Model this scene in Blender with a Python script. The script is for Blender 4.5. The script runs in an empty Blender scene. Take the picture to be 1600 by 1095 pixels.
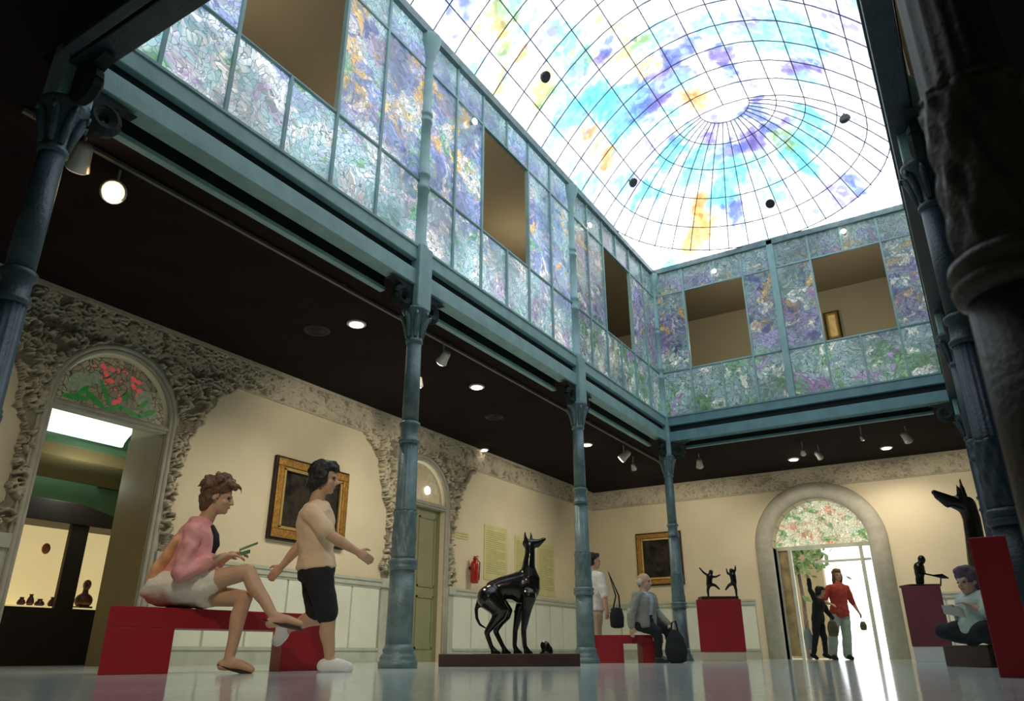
import bpy, bmesh, math, random
from mathutils import Vector, Matrix, noise
V = Vector
PI = math.pi
rnd = random.Random(7)
COL = bpy.context.scene.collection

# ------------------------------------------------------------------ camera numbers (measured from the photo, 1600 x 1095)
FPX = 1160.627
CAM = V((0, 0, .1156))
FW = V((-.48403531, .78906278, .37827205)); RT = V((.85187787, .52373483, -.00243394)); UP = V((.20003478, -.32106348, .92569127))
FH = V((FW.x, FW.y, 0)).normalized()          # horizontal view direction
RH = V((FH.y, -FH.x, 0))                      # horizontal image-right direction
def ray(px, py): return FW + RT*((px-800)/FPX) + UP*((547.5-py)/FPX)
def onplane(px, py, ax, val):
    v = ray(px, py); return CAM + v*((val-CAM[ax])/v[ax])
def pp(px, py, D, off=0.):
    """point of the upright plane D metres down the view, seen at px,py"""
    v = ray(px, py); return CAM + v*((D+off)/v.dot(FH))

# ------------------------------------------------------------------ dimensions of the court (metres)
XL, XR, YA, YB, YC, YD = -4.695, .1137, 1.862, 5.6635, 9.5007, 13.2285
YS = (YA, YB, YC, YD)
XRC = .2                                       # axis of the right-hand columns
WLX, WFY, WRX, WBY = -8.265, 17.39, 3.8, -2.2
ZC = 3.94                                      # ceiling under the gallery
ZU, ZG, ZS, ZTOP = 4.29, 3.815, 7.474, 8.1
ZH = 5.21                                      # hand rail

# ------------------------------------------------------------------ materials
def node_mat(name):
    m = bpy.data.materials.new(name); m.use_nodes = True
    nt = m.node_tree; nt.nodes.clear()
    out = nt.nodes.new('ShaderNodeOutputMaterial')
    return m, nt, out
def nd(nt, t, **kw):
    n = nt.nodes.new(t)
    for k, v in kw.items():
        if k in n.inputs: n.inputs[k].default_value = v
        else: setattr(n, k, v)
    return n
def mat(name, col, rough=.6, metal=0., var=.12, scale=6., bump=0., bscale=40., spec=.5, emit=None, es=0., coat=0., coords='Object'):
    m, nt, out = node_mat(name)
    b = nd(nt, 'ShaderNodeBsdfPrincipled', Roughness=rough, Metallic=metal)
    b.inputs['Specular IOR Level'].default_value = spec
    b.inputs['Coat Weight'].default_value = coat
    tc = nd(nt, 'ShaderNodeTexCoord')
    n = nd(nt, 'ShaderNodeTexNoise', Scale=scale, Detail=4.)
    nt.links.new(tc.outputs[coords], n.inputs['Vector'])
    r = nt.nodes.new('ShaderNodeValToRGB')
    c = V(col)
    r.color_ramp.elements[0].color = (*(c*(1-var)), 1); r.color_ramp.elements[0].position = .3
    r.color_ramp.elements[1].color = (*[min(1, x) for x in c*(1+var)], 1); r.color_ramp.elements[1].position = .7
    nt.links.new(n.outputs['Fac'], r.inputs[0]); nt.links.new(r.outputs[0], b.inputs['Base Color'])
    if bump:
        n2 = nd(nt, 'ShaderNodeTexNoise', Scale=bscale, Detail=3.)
        nt.links.new(tc.outputs[coords], n2.inputs['Vector'])
        bp = nd(nt, 'ShaderNodeBump', Strength=bump, Distance=.02)
        nt.links.new(n2.outputs['Fac'], bp.inputs['Height']); nt.links.new(bp.outputs[0], b.inputs['Normal'])
    if emit:
        b.inputs['Emission Color'].default_value = (*emit, 1); b.inputs['Emission Strength'].default_value = es
    nt.links.new(b.outputs[0], out.inputs[0])
    return m

def ramp(nt, stops, interp='LINEAR'):
    r = nt.nodes.new('ShaderNodeValToRGB'); cr = r.color_ramp; cr.interpolation = interp
    while len(cr.elements) < len(stops): cr.elements.new(.5)
    for e, (p, c) in zip(cr.elements, stops): e.position = p; e.color = (*c, 1)
    return r
def mix(nt, fac, a, b, mode='MIX'):
    n = nt.nodes.new('ShaderNodeMix'); n.data_type = 'RGBA'; n.blend_type = mode
    for s, v in ((n.inputs[0], fac), (n.inputs[6], a), (n.inputs[7], b)):
        if hasattr(v, 'is_linked') or hasattr(v, 'links'): nt.links.new(v, s)
        elif isinstance(v, (int, float)): s.default_value = v
        else: s.default_value = (*v, 1)
    return n.outputs[2]

def stained(name, base, zones, strength, piece=9., lead=.05, warp=.35, seed=0., leadcol=(.03, .06, .07), dark=.55):
    """leaded glass with daylight behind it: base stops for the small pieces, zones = [(noise scale, lo, hi, colour, z0, z1)]"""
    m, nt, out = node_mat(name)
    g = nd(nt, 'ShaderNodeNewGeometry')
    off = nd(nt, 'ShaderNodeVectorMath', operation='ADD'); off.inputs[1].default_value = (seed, seed*.7, 0)
    nt.links.new(g.outputs['Position'], off.inputs[0])
    wn = nd(nt, 'ShaderNodeTexNoise', Scale=2.2, Detail=3.)
    nt.links.new(off.outputs[0], wn.inputs['Vector'])
    wv = nd(nt, 'ShaderNodeVectorMath', operation='SCALE'); wv.inputs['Scale'].default_value = warp
    nt.links.new(wn.outputs['Color'], wv.inputs[0])
    ad = nd(nt, 'ShaderNodeVectorMath', operation='ADD')
    nt.links.new(off.outputs[0], ad.inputs[0]); nt.links.new(wv.outputs[0], ad.inputs[1])
    vo = nd(nt, 'ShaderNodeTexVoronoi', Scale=piece); nt.links.new(ad.outputs[0], vo.inputs['Vector'])
    ve = nd(nt, 'ShaderNodeTexVoronoi', Scale=piece, feature='DISTANCE_TO_EDGE'); nt.links.new(ad.outputs[0], ve.inputs['Vector'])
    sep = nd(nt, 'ShaderNodeSeparateColor'); nt.links.new(vo.outputs['Color'], sep.inputs[0])
    r = ramp(nt, base); nt.links.new(sep.outputs[0], r.inputs[0])
    col = r.outputs[0]
    sx = nd(nt, 'ShaderNodeSeparateXYZ'); nt.links.new(g.outputs['Position'], sx.inputs[0])
    for i, (sc, lo, hi, c, z0, z1) in enumerate(zones):
        o2 = nd(nt, 'ShaderNodeVectorMath', operation='ADD'); o2.inputs[1].default_value = (i*13.7+1, i*5.1, i*3.3)
        nt.links.new(ad.outputs[0], o2.inputs[0])
        zn = nd(nt, 'ShaderNodeTexNoise', Scale=sc, Detail=4.); zn.inputs['Roughness'].default_value = .65
        nt.links.new(o2.outputs[0], zn.inputs['Vector'])
        mr = nd(nt, 'ShaderNodeMapRange'); mr.inputs[1].default_value = lo; mr.inputs[2].default_value = hi
        nt.links.new(zn.outputs['Fac'], mr.inputs[0])
        f = mr.outputs[0]
        za = nd(nt, 'ShaderNodeMapRange', interpolation_type='SMOOTHSTEP'); za.inputs[1].default_value = z0-.25; za.inputs[2].default_value = z0+.25
        nt.links.new(sx.outputs[2], za.inputs[0])
        zb = nd(nt, 'ShaderNodeMapRange', interpolation_type='SMOOTHSTEP'); zb.inputs[1].default_value = z1+.25; zb.inputs[2].default_value = z1-.25
        zb.inputs[3].default_value = 1.; zb.inputs[4].default_value = 0.
        zb.inputs[1].default_value = z1-.25; zb.inputs[2].default_value = z1+.25
        nt.links.new(sx.outputs[2], zb.inputs[0])
        m1 = nd(nt, 'ShaderNodeMath', operation='MULTIPLY'); nt.links.new(za.outputs[0], m1.inputs[0]); nt.links.new(zb.outputs[0], m1.inputs[1])
        m2 = nd(nt, 'ShaderNodeMath', operation='MULTIPLY'); nt.links.new(m1.outputs[0], m2.inputs[0]); nt.links.new(f, m2.inputs[1])
        # each piece of glass has its own shade
        vv = nd(nt, 'ShaderNodeMapRange'); vv.inputs[3].default_value = .6; vv.inputs[4].default_value = 1.35
        nt.links.new(sep.outputs[1], vv.inputs[0])
        cc = nd(nt, 'ShaderNodeVectorMath', operation='SCALE'); cc.inputs[0].default_value = c; nt.links.new(vv.outputs[0], cc.inputs['Scale'])
        col = mix(nt, m2.outputs[0], col, cc.outputs[0])
    bn = nd(nt, 'ShaderNodeTexNoise', Scale=1.1, Detail=3.); nt.links.new(off.outputs[0], bn.inputs['Vector'])
    br = nd(nt, 'ShaderNodeMapRange'); br.inputs[1].default_value = .35; br.inputs[2].default_value = .65; br.inputs[3].default_value = dark; br.inputs[4].default_value = 1.15
    nt.links.new(bn.outputs['Fac'], br.inputs[0])
    cs = nd(nt, 'ShaderNodeVectorMath', operation='SCALE'); nt.links.new(col, cs.inputs[0]); nt.links.new(br.outputs[0], cs.inputs['Scale'])
    lr = nd(nt, 'ShaderNodeMapRange'); lr.inputs[1].default_value = lead*.35; lr.inputs[2].default_value = lead
    nt.links.new(ve.outputs['Distance'], lr.inputs[0])
    col = mix(nt, lr.outputs[0], leadcol, cs.outputs[0])
    b = nd(nt, 'ShaderNodeBsdfPrincipled', Roughness=.25)
    dk = nd(nt, 'ShaderNodeVectorMath', operation='SCALE'); dk.inputs['Scale'].default_value = .35; nt.links.new(col, dk.inputs[0])
    nt.links.new(dk.outputs[0], b.inputs['Base Color'])
    nt.links.new(col, b.inputs['Emission Color']); b.inputs['Emission Strength'].default_value = strength
    nt.links.new(b.outputs[0], out.inputs[0])
    return m

M = {}
M['teal'] = mat('teal_painted_iron', (.25, .41, .41), .5, 0, .15, 5, .12, 60)
M['iron'] = mat('blue_grey_cast_iron', (.135, .205, .215), .42, .15, .22, 9, .25, 50)
M['cream'] = mat('cream_plaster', (.70, .63, .465), .85, 0, .05, 1.2, .06, 90)
M['plaster'] = mat('plain_plaster', (.66, .62, .5), .85, 0, .05, 1.2)
M['wains'] = mat('pale_green_wainscot', (.72, .77, .68), .55, 0, .06, 2)
M['rail'] = mat('grey_green_moulding', (.46, .5, .43), .55, 0, .1, 6)
def carve_mat():
    m, nt, out = node_mat('carved_stone_plaster')
    b = nd(nt, 'ShaderNodeBsdfPrincipled', Roughness=.8)
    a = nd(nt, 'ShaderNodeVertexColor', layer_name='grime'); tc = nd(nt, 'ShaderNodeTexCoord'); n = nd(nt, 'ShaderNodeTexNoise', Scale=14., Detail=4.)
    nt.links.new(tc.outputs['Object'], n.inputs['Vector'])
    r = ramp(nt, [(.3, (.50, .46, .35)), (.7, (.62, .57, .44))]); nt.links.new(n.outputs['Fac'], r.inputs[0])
    nt.links.new(mix(nt, a.outputs[0], (.15, .13, .09), r.outputs[0]), b.inputs['Base Color']); nt.links.new(b.outputs[0], out.inputs[0]); return m  # recesses mixed dark: crevice shade put into the colour
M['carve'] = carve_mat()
M['mould'] = mat('carved_moulding', (.45, .42, .33), .8, 0, .15, 14)
M['stone'] = mat('grey_stone_moulding', (.42, .41, .35), .7, 0, .12, 7, .1, 50)
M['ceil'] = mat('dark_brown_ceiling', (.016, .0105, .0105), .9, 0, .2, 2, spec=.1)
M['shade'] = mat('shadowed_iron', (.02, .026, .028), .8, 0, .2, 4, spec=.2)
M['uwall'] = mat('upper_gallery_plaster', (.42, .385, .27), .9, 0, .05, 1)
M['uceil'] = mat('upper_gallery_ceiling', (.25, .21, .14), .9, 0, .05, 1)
M['navy'] = mat('dark_navy_iron', (.03, .05, .07), .45, 0, .25, 9, .25, 50, spec=.4)  # column iron again, the shade of its backlit sides put into the colour
M['navy2'] = mat('dusky_blue_iron', (.06, .1, .125), .42, 0, .25, 9, .25, 50)  # column iron darkened part way, its shade put into the colour
M['trackgrey'] = mat('dull_track', (.16, .15, .13), .5, .2, .1, 6)
M['teal2'] = mat('deep_teal_iron', (.13, .27, .3), .5, 0, .15, 5, .12, 60)
M['brown'] = mat('dark_brown_iron', (.05, .034, .026), .45, 0, .3, 9, .25, 50, spec=.35)  # column iron with the near pillar's shadow put into the colour
M['red'] = mat('red_painted_board', (.36, .008, .016), .5, 0, .08, 3)
M['redold'] = mat('dull_red_board', (.21, .045, .06), .5, 0, .08, 3)
M['beige'] = mat('beige_board', (.66, .56, .4), .6, 0, .06, 3)
M['white'] = mat('white_paint', (.78, .77, .72), .5, 0, .03, 3)
M['bronze'] = mat('dark_bronze', (.014, .011, .01), .2, .45, .3, 9, .08, 40, spec=.65, coat=.25)
M['brownbase'] = mat('dark_brown_plinth', (.05, .02, .017), .35, 0, .2, 6)
M['gold'] = mat('gilt_wood', (.42, .22, .05), .35, .55, .35, 30, .5, 45)
M['darkwood'] = mat('dark_wood', (.014, .005, .005), .5, 0, .25, 8)
M['oil'] = mat('dark_oil_paint', (.025, .02, .014), .7, 0, .9, 7, spec=.25)
M['skin'] = mat('skin', (.62, .37, .23), .55, 0, .07, 14)
M['skinp'] = mat('pale_skin', (.58, .36, .25), .55, 0, .07, 14)
M['hair'] = mat('brown_hair', (.16, .075, .035), .5, 0, .5, 30, .6, 90)
M['hairk'] = mat('black_hair', (.012, .01, .01), .5, 0, .4, 30, .5, 90)
M['hairw'] = mat('white_hair', (.6, .56, .5), .6, 0, .2, 30)
M['pink'] = mat('pink_blouse', (.80, .36, .34), .8, 0, .18, 7, .3, 25)
M['orange'] = mat('orange_peach_cloth', (.84, .42, .2), .8, 0, .2, 10, .3, 30)
M['linen'] = mat('white_linen', (.86, .81, .68), .8, 0, .1, 8, .4, 22)
M['peach'] = mat('peach_tee', (.84, .62, .4), .85, 0, .06, 6, .3, 20)
M['black'] = mat('black_cloth', (.013, .014, .017), .85, 0, .2, 12, .2, 30)
M['grey'] = mat('grey_jacket', (.27, .27, .23), .85, 0, .1, 12, .3, 30)
M['blue'] = mat('pale_blue_shirt', (.42, .52, .62), .8, 0, .08, 12, .3, 30)
M['whitecloth'] = mat('white_shirt', (.8, .8, .78), .8, 0, .05, 8, .3, 25)
M['tan'] = mat('tan_cloth', (.5, .4, .26), .85, 0, .08, 8, .3, 25)
M['redcloth'] = mat('red_blouse', (.4, .05, .035), .85, 0, .2, 12, .3, 25)
M['mint'] = mat('pale_teal_cloth', (.38, .47, .42), .85, 0, .1, 7, .3, 25)
M['mint2'] = mat('pale_mint_shirt', (.5, .6, .52), .85, 0, .12, 7, .3, 25)
M['purple'] = mat('purple_brown_scarf', (.13, .08, .12), .8, 0, .3, 15)
M['indigo'] = mat('indigo_cloth', (.03, .02, .13), .8, 0, .2, 12)
M['olive'] = mat('olive_bag', (.12, .11, .055), .8, 0, .3, 12)
M['eye'] = mat('dark_eye', (.02, .015, .01), .2, 0, 0, 1)
M['lip'] = mat('lip', (.42, .13, .1), .5, 0, .05, 5)
M['paper'] = mat('white_paper', (.85, .85, .83), .7, 0, .02, 5)
M['leaflet'] = mat('green_leaflet', (.1, .2, .1), .5, 0, .3, 20)
M['sheet'] = mat('pale_green_sheet', (.6, .58, .28), .6, 0, .06, 6)
M['ink'] = mat('olive_print', (.4, .4, .18), .6, 0, .1, 6)
M['oliveleaf'] = mat('olive_door_paint', (.25, .26, .14), .5, 0, .08, 3)
M['jamb'] = mat('olive_jamb', (.33, .25, .12), .6, 0, .08, 3)
M['green'] = mat('green_wall_paint', (.14, .28, .17), .8, 0, .06, 2)
M['ext'] = mat('extinguisher_red', (.4, .02, .015), .3, 0, .05, 4)
M['blackplastic'] = mat('black_plastic', (.02, .02, .02), .4, 0, .1, 6)
M['fix'] = mat('fixture_metal', (.55, .55, .52), .35, .3, .05, 6)
M['lit'] = mat('lit_lamp', (1, .9, .75), .5, 0, 0, 1, emit=(1, .86, .66), es=9)
M['hot'] = mat('glaring_lamp', (1, .9, .75), .5, 0, 0, 1, emit=(1, .6, .22), es=5)
M['dimlamp'] = mat('dim_lamp', (.5, .42, .35), .5, 0, 0, 1, emit=(1, .8, .65), es=.25)
M['tube'] = mat('luminous_trough', (.9, .95, .95), .5, 0, 0, 1, emit=(.85, 1, .98), es=1.6)
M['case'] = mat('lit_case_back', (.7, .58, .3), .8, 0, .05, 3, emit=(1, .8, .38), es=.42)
M['clay'] = mat('terracotta', (.4, .16, .05), .6, 0, .2, 9)
M['maroon'] = mat('maroon_ceramic', (.07, .02, .02), .35, 0, .3, 9)
M['lead'] = mat('glazing_bar', (.09, .10, .14), .8, 0, .2, 5)
M['disc'] = mat('dark_disc', (.012, .02, .022), .6, 0, .1, 5)
M['leaf'] = mat('tree_leaves', (.12, .2, .06), .8, 0, .4, 5)
M['bark'] = mat('bark', (.1, .07, .05), .9, 0, .3, 10)
M['pave'] = mat('pale_paving', (.7, .68, .62), .9, 0, .08, 2)

def floor_mat():
    m, nt, out = node_mat('polished_marble_floor')
    g = nd(nt, 'ShaderNodeNewGeometry')
    n = nd(nt, 'ShaderNodeTexNoise', Scale=1.7, Detail=6.); nt.links.new(g.outputs['Position'], n.inputs['Vector'])
    r = ramp(nt, [(.3, (.58, .68, .64)), (.7, (.72, .79, .75))]); nt.links.new(n.outputs['Fac'], r.inputs[0])
    br = nd(nt, 'ShaderNodeTexBrick', Scale=1.0); br.offset = 0
    br.inputs['Color1'].default_value = br.inputs['Color2'].default_value = (1, 1, 1, 1); br.inputs['Mortar'].default_value = (.82, .82, .82, 1)
    br.inputs['Mortar Size'].default_value = .005; br.inputs['Brick Width'].default_value = .6; br.inputs['Row Height'].default_value = .6
    nt.links.new(g.outputs['Position'], br.inputs['Vector'])
    c = mix(nt, 1., r.outputs[0], br.outputs[0], 'MULTIPLY')
    b = nd(nt, 'ShaderNodeBsdfPrincipled', Roughness=.115); b.inputs['Specular IOR Level'].default_value = .55
    nt.links.new(c, b.inputs['Base Color']); nt.links.new(b.outputs[0], out.inputs[0])
    return m
M['floor'] = floor_mat()

AQ = [(0., (.30, .58, .64)), (.3, (.45, .74, .76)), (.55, (.70, .88, .95)), (.8, (.42, .62, .78)), (1., (.66, .82, .84))]
GR = [(0., (.14, .27, .25)), (.35, (.24, .40, .37)), (.6, (.36, .5, .5)), (.85, (.22, .34, .40)), (1., (.42, .54, .44))]
M['glassA'] = stained('stained_glass_side', AQ,
    [(1.5, .42, .53, (.26, .33, .66), 5.0, 7.2), (1.7, .52, .6, (.5, .42, .62), 4.0, 7.0), (2.2, .55, .61, (.98, .62, .2), 5.5, 6.9),
     (2.2, .56, .62, (.25, .55, .32), 4.0, 6.2), (3.0, .58, .64, (.16, .17, .45), 5.2, 6.9), (2.3, .55, .61, (.98, .93, .9), 4.2, 6.6), (2.0, .54, .62, (.9, .98, 1.), 4.0, 5.4)], .66, 17., .055, .5, 0., (.1, .22, .25), .5)
M['glassB'] = stained('stained_glass_far', GR,
    [(1.5, .46, .56, (.30, .30, .52), 5.2, 7.2), (2.4, .54, .61, (.72, .50, .18), 5.6, 7.0), (2.6, .55, .62, (.09, .09, .27), 5.2, 6.9),
     (1.9, .5, .58, (.16, .34, .17), 4.0, 5.3), (2.6, .57, .63, (.36, .25, .48), 4.0, 6.4), (2.9, .57, .62, (.72, .78, .7), 4.0, 6.9)], .43, 15., .06, .6, 21., (.06, .11, .11), .6)

def fan_mat(name, s, warm):
    # a leaded fanlight: green leaves, red flowers on dark or pale ground
    if warm:
        return stained(name, [(0, (.62, .58, .36)), (.5, (.75, .72, .52)), (1, (.5, .62, .45))],
            [(5., .52, .6, (.6, .32, .2), 0, 9), (4.5, .52, .6, (.16, .36, .13), 0, 9), (6., .56, .62, (.85, .8, .65), 0, 9)], s, 22, .06, .3, 4., (.2, .18, .1), .8)
    return stained(name, [(0, (.10, .09, .06)), (.5, (.19, .16, .09)), (1, (.14, .13, .08))], [], s, 14, .06, .3, 9., (.03, .03, .02), .7)
M['fan_far'] = fan_mat('fanlight_pale', .75, True)
M['fan_left'] = fan_mat('fanlight_dark', .5, False)
M['fgreen'] = mat('leaded_green_glass', (.03, .16, .03), .3, 0, .5, 18, emit=(.03, .2, .04), es=.25)
M['fgrey'] = mat('leaded_grey_green_glass', (.2, .24, .16), .3, 0, .6, 25, emit=(.2, .25, .16), es=.2)
M['fred'] = mat('leaded_red_glass', (.45, .06, .05), .3, 0, .3, 20, emit=(.7, .12, .1), es=.28)

# ------------------------------------------------------------------ mesh builder
class MB:
    def __init__(s): s.v = []; s.f = []
    def add(s, vs, fs):
        b = len(s.v); s.v += [tuple(p) for p in vs]; s.f += [tuple(b+i for i in f) for f in fs]; return s
    def box(s, lo, hi, yaw=0, piv=None):
        x0, y0, z0 = lo; x1, y1, z1 = hi
        vs = [V(p) for p in ((x0,y0,z0),(x1,y0,z0),(x1,y1,z0),(x0,y1,z0),(x0,y0,z1),(x1,y0,z1),(x1,y1,z1),(x0,y1,z1))]
        if yaw:
            R = Matrix.Rotation(yaw, 3, 'Z'); piv = V(piv) if piv else V(((x0+x1)/2, (y0+y1)/2, 0)); vs = [R@(p-piv)+piv for p in vs]
        return s.add(vs, [(3,2,1,0),(4,5,6,7),(0,1,5,4),(1,2,6,5),(2,3,7,6),(3,0,4,7)])
    def rings(s, rs, cap=True, closed=True):
        n = len(rs[0]); b = len(s.v)
        for r in rs: s.v += [tuple(p) for p in r]
        for i in range(len(rs)-1):
            for j in range(n if closed else n-1):
                k = (j+1) % n; s.f.append((b+i*n+j, b+i*n+k, b+(i+1)*n+k, b+(i+1)*n+j))
        if cap:
            s.f.append(tuple(b+j for j in range(n))[::-1]); e = b+(len(rs)-1)*n; s.f.append(tuple(e+j for j in range(n)))
        return s
    def tube(s, path, r, n=8, cap=True):
        path = [V(p) for p in path]; rs = []
        rad = r if isinstance(r, (list, tuple)) else [r]*len(path)
        prev = None
        for i, p in enumerate(path):
            t = (path[min(i+1, len(path)-1)]-path[max(i-1, 0)]).normalized()
            if prev is None:
                a = t.cross(V((0, 0, 1)));
                if a.length < .05: a = t.cross(V((1, 0, 0)))
            else: a = prev - t*prev.dot(t)
            a.normalize(); prev = a; b = t.cross(a)
            rs.append([p + (a*math.cos(2*PI*k/n)+b*math.sin(2*PI*k/n))*rad[i] for k in range(n)])
        return s.rings(rs, cap)
    def lathe(s, prof, c=(0,0,0), n=24, fn=None):
        c = V(c); rs = []
        for z, r in prof:
            rs.append([c+V((math.cos(2*PI*k/n), math.sin(2*PI*k/n), 0))*(r*(fn(2*PI*k/n, z) if fn else 1))+V((0,0,z)) for k in range(n)])
        return s.rings(rs)
    def ell(s, c, ax, rad, n=14, m=9):
        """ellipsoid: ax = three unit vectors, rad = three radii"""
        c = V(c); rs = []
        for i in range(m+1):
            th = PI*max(.02, min(.98, i/m)); rs.append([c+ax[0]*rad[0]*math.sin(th)*math.cos(2*PI*k/n)+ax[1]*rad[1]*math.sin(th)*math.sin(2*PI*k/n)-ax[2]*rad[2]*math.cos(th) for k in range(n)])
        return s.rings(rs)
    def limb(s, pts, rad, n=12):
        """capsule chain with round ends"""
        pts = [V(p) for p in pts]; P = []; R = []
        t0 = (pts[1]-pts[0]).normalized(); t1 = (pts[-1]-pts[-2]).normalized()
        for a in (.97, .8, .45): P.append(pts[0]-t0*rad[0]*a); R.append(rad[0]*math.sqrt(1-a*a))
        for i in range(len(pts)):
            P.append(pts[i]); R.append(rad[i])
            if i < len(pts)-1:
                for f in (.25, .5, .75): P.append(pts[i].lerp(pts[i+1], f)); R.append(rad[i]+(rad[i+1]-rad[i])*f)
        for a in (.45, .8, .97): P.append(pts[-1]+t1*rad[-1]*a); R.append(rad[-1]*math.sqrt(1-a*a))
        return s.tube(P, R, n)
    def loft(s, secs, n=18):
        """secs: (centre, axis a, axis b, ra, rb)"""
        rs = []
        def ring(c, a, b, ra, rb): return [c+a*ra*math.cos(2*PI*k/n)+b*rb*math.sin(2*PI*k/n) for k in range(n)]
        c0, a0, b0, ra, rb = secs[0]; d = (secs[1][0]-c0).normalized()
        rs.append(ring(c0-d*min(ra, rb)*.35, a0, b0, ra*.5, rb*.5))
        for q in secs: rs.append(ring(*q))
        c1, a1, b1, ra, rb = secs[-1]; d = (c1-secs[-2][0]).normalized()
        rs.append(ring(c1+d*min(ra, rb)*.35, a1, b1, ra*.5, rb*.5))
        return s.rings(rs)
    def quad(s, a, b, c, d): return s.add([a, b, c, d], [(0,1,2,3)])
    def prism(s, poly, ax, lo, hi):
        """extrude a 2-D outline (u,z) along the axis that is left over; ax 0: outline in (y,z), ax 1: outline in (x,z)"""
        def P(u, z, w): return (w, u, z) if ax == 0 else (u, w, z)
        n = len(poly)
        vs = [P(u, z, lo) for u, z in poly]+[P(u, z, hi) for u, z in poly]
        fs = [tuple(range(n)), tuple(range(2*n-1, n-1, -1))]+[(i, i+n, (i+1) % n+n, (i+1) % n) for i in range(n)]
        return s.add(vs, fs)
    def build(s, name, m, parent=None, smooth=False, bevel=0., fix=True):
        me = bpy.data.meshes.new(name); me.from_pydata(s.v, [], s.f)
        if fix or bevel:
            bm = bmesh.new(); bm.from_mesh(me)
            if fix: bmesh.ops.recalc_face_normals(bm, faces=bm.faces)
            if bevel:
                es = [e for e in bm.edges if len(e.link_faces) == 2 and e.calc_face_angle(0) > .5]
                bmesh.ops.bevel(bm, geom=es, offset=bevel, segments=2, profile=.5, affect='EDGES')
            bm.to_mesh(me); bm.free()
        if smooth:
            for p in me.polygons: p.use_smooth = True
        me.materials.append(m)
        return link(bpy.data.objects.new(name, me), parent)

def link(o, parent=None):
    COL.objects.link(o)
    if parent:
        o.parent = parent; o.matrix_parent_inverse = parent_inv(parent)
    return o
def parent_inv(p):
    m = Matrix.Identity(4); q = p
    while q is not None:
        m = (q.matrix_parent_inverse @ q.matrix_basis if q.parent else q.matrix_basis) @ m; q = q.parent
    return m.inverted()
def thing(name, label, cat, loc=(0,0,0), group=None):
    o = bpy.data.objects.new(name, None); o.empty_display_size = .1; o.location = loc; COL.objects.link(o)
    return tag(o, label, cat, group)
def tag(o, label, cat, group=None):
    o['label'] = label; o['category'] = cat; o['kind'] = 'thing'
    if group: o['group'] = group
    return o
def struct(name, loc=None):
    o = bpy.data.objects.new(name, None); o.empty_display_size = .1; COL.objects.link(o); o['kind'] = 'structure'
    if loc: o.location = loc
    return o
def kstruct(o): o['kind'] = 'structure'; return o
def copy_tree(o, M4):
    """copy of a thing and of its parts, moved by a world matrix"""
    c = o.copy(); COL.objects.link(c); c.matrix_basis = M4 @ o.matrix_basis
    def kids(src, dst):
        for ch in list(src.children):
            k = ch.copy(); COL.objects.link(k); k.parent = dst; k.matrix_parent_inverse = ch.matrix_parent_inverse; kids(ch, k)
    kids(o, c); return c

DG = None
def remesh(mb, name, m, parent, voxel=.01, smooth=4, disp=None):
    """grow ONE continuous skin over the shapes in mb"""
    me = bpy.data.meshes.new(name); me.from_pydata(mb.v, [], mb.f)
    bm = bmesh.new(); bm.from_mesh(me); bmesh.ops.recalc_face_normals(bm, faces=bm.faces); bm.to_mesh(me); bm.free()
    t = bpy.data.objects.new('tmp', me); COL.objects.link(t)
    r = t.modifiers.new('r', 'REMESH'); r.mode = 'VOXEL'; r.voxel_size = voxel; r.adaptivity = 0
    if smooth:
        s = t.modifiers.new('s', 'SMOOTH'); s.factor = .5; s.iterations = smooth
    dg = bpy.context.evaluated_depsgraph_get(); dg.update()
    out = bpy.data.meshes.new_from_object(t.evaluated_get(dg))
    bpy.data.objects.remove(t); bpy.data.meshes.remove(me)
    out.name = name; out.materials.clear(); out.materials.append(m)
    if disp:
        amp, sc = disp
        ns = [v.normal.copy() for v in out.vertices]
        for v, n_ in zip(out.vertices, ns): v.co += n_*amp*noise.noise(v.co*sc)
    for p in out.polygons: p.use_smooth = True
    return link(bpy.data.objects.new(name, out), parent)

# ------------------------------------------------------------------ SETTING: floor, walls, ceilings
kstruct(MB().box((WLX-4.2, WBY-.3, -.1), (WRX+.3, WFY+.45, 0)).build('floor', M['floor']))
def arch(c, hw, spring, n=20, up=True):
    return [(c-hw*math.cos(PI*i/n), spring+hw*math.sin(PI*i/n)) for i in range(n+1)]
D1C, D1W, D1S = 4.62, .69, 2.74
D2C, D2W, D2S = 10.4, .69, 2.66
D3C, D3W, D3S = -2.93, .98, 2.28
def wall_outline(u0, u1, z1, doors):
    p = [(u0, 0)]
    for c, w, s in doors: p += [(c-w, 0)]+arch(c, w, s)+[(c+w, 0)]
    return p+[(u1, 0), (u1, z1), (u0, z1)]
def wall(name, outline, ax, lo, hi, m):
    o = MB().prism(outline, ax, lo, hi).build(name, m)
    bm = bmesh.new(); bm.from_mesh(o.data); bmesh.ops.triangulate(bm, faces=[f for f in bm.faces if len(f.verts) > 4]); bm.to_mesh(o.data); bm.free()
    return kstruct(o)
wall('wall_left', wall_outline(WBY, WFY, ZC+.1, [(D1C, D1W, D1S), (D2C, D2W, D2S)]), 0, WLX-.72, WLX, M['cream'])
wall('wall_back', wall_outline(WLX-.72, WRX, ZC+.1, [(D3C, D3W, D3S)]), 1, WFY, WFY+.45, M['cream'])
kstruct(MB().box((WRX, WBY, 0), (WRX+.25, WFY, ZTOP)).build('wall_right', M['cream']))
kstruct(MB().box((WLX-.72, WBY-.25, 0), (WRX+.25, WBY, ZTOP)).build('wall_front', M['cream']))
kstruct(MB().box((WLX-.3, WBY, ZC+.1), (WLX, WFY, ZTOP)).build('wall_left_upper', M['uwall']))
kstruct(MB().box((WLX-.3, WFY, ZC+.1), (WRX+.25, WFY+.3, ZTOP)).build('wall_back_upper', M['uwall']))
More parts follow.
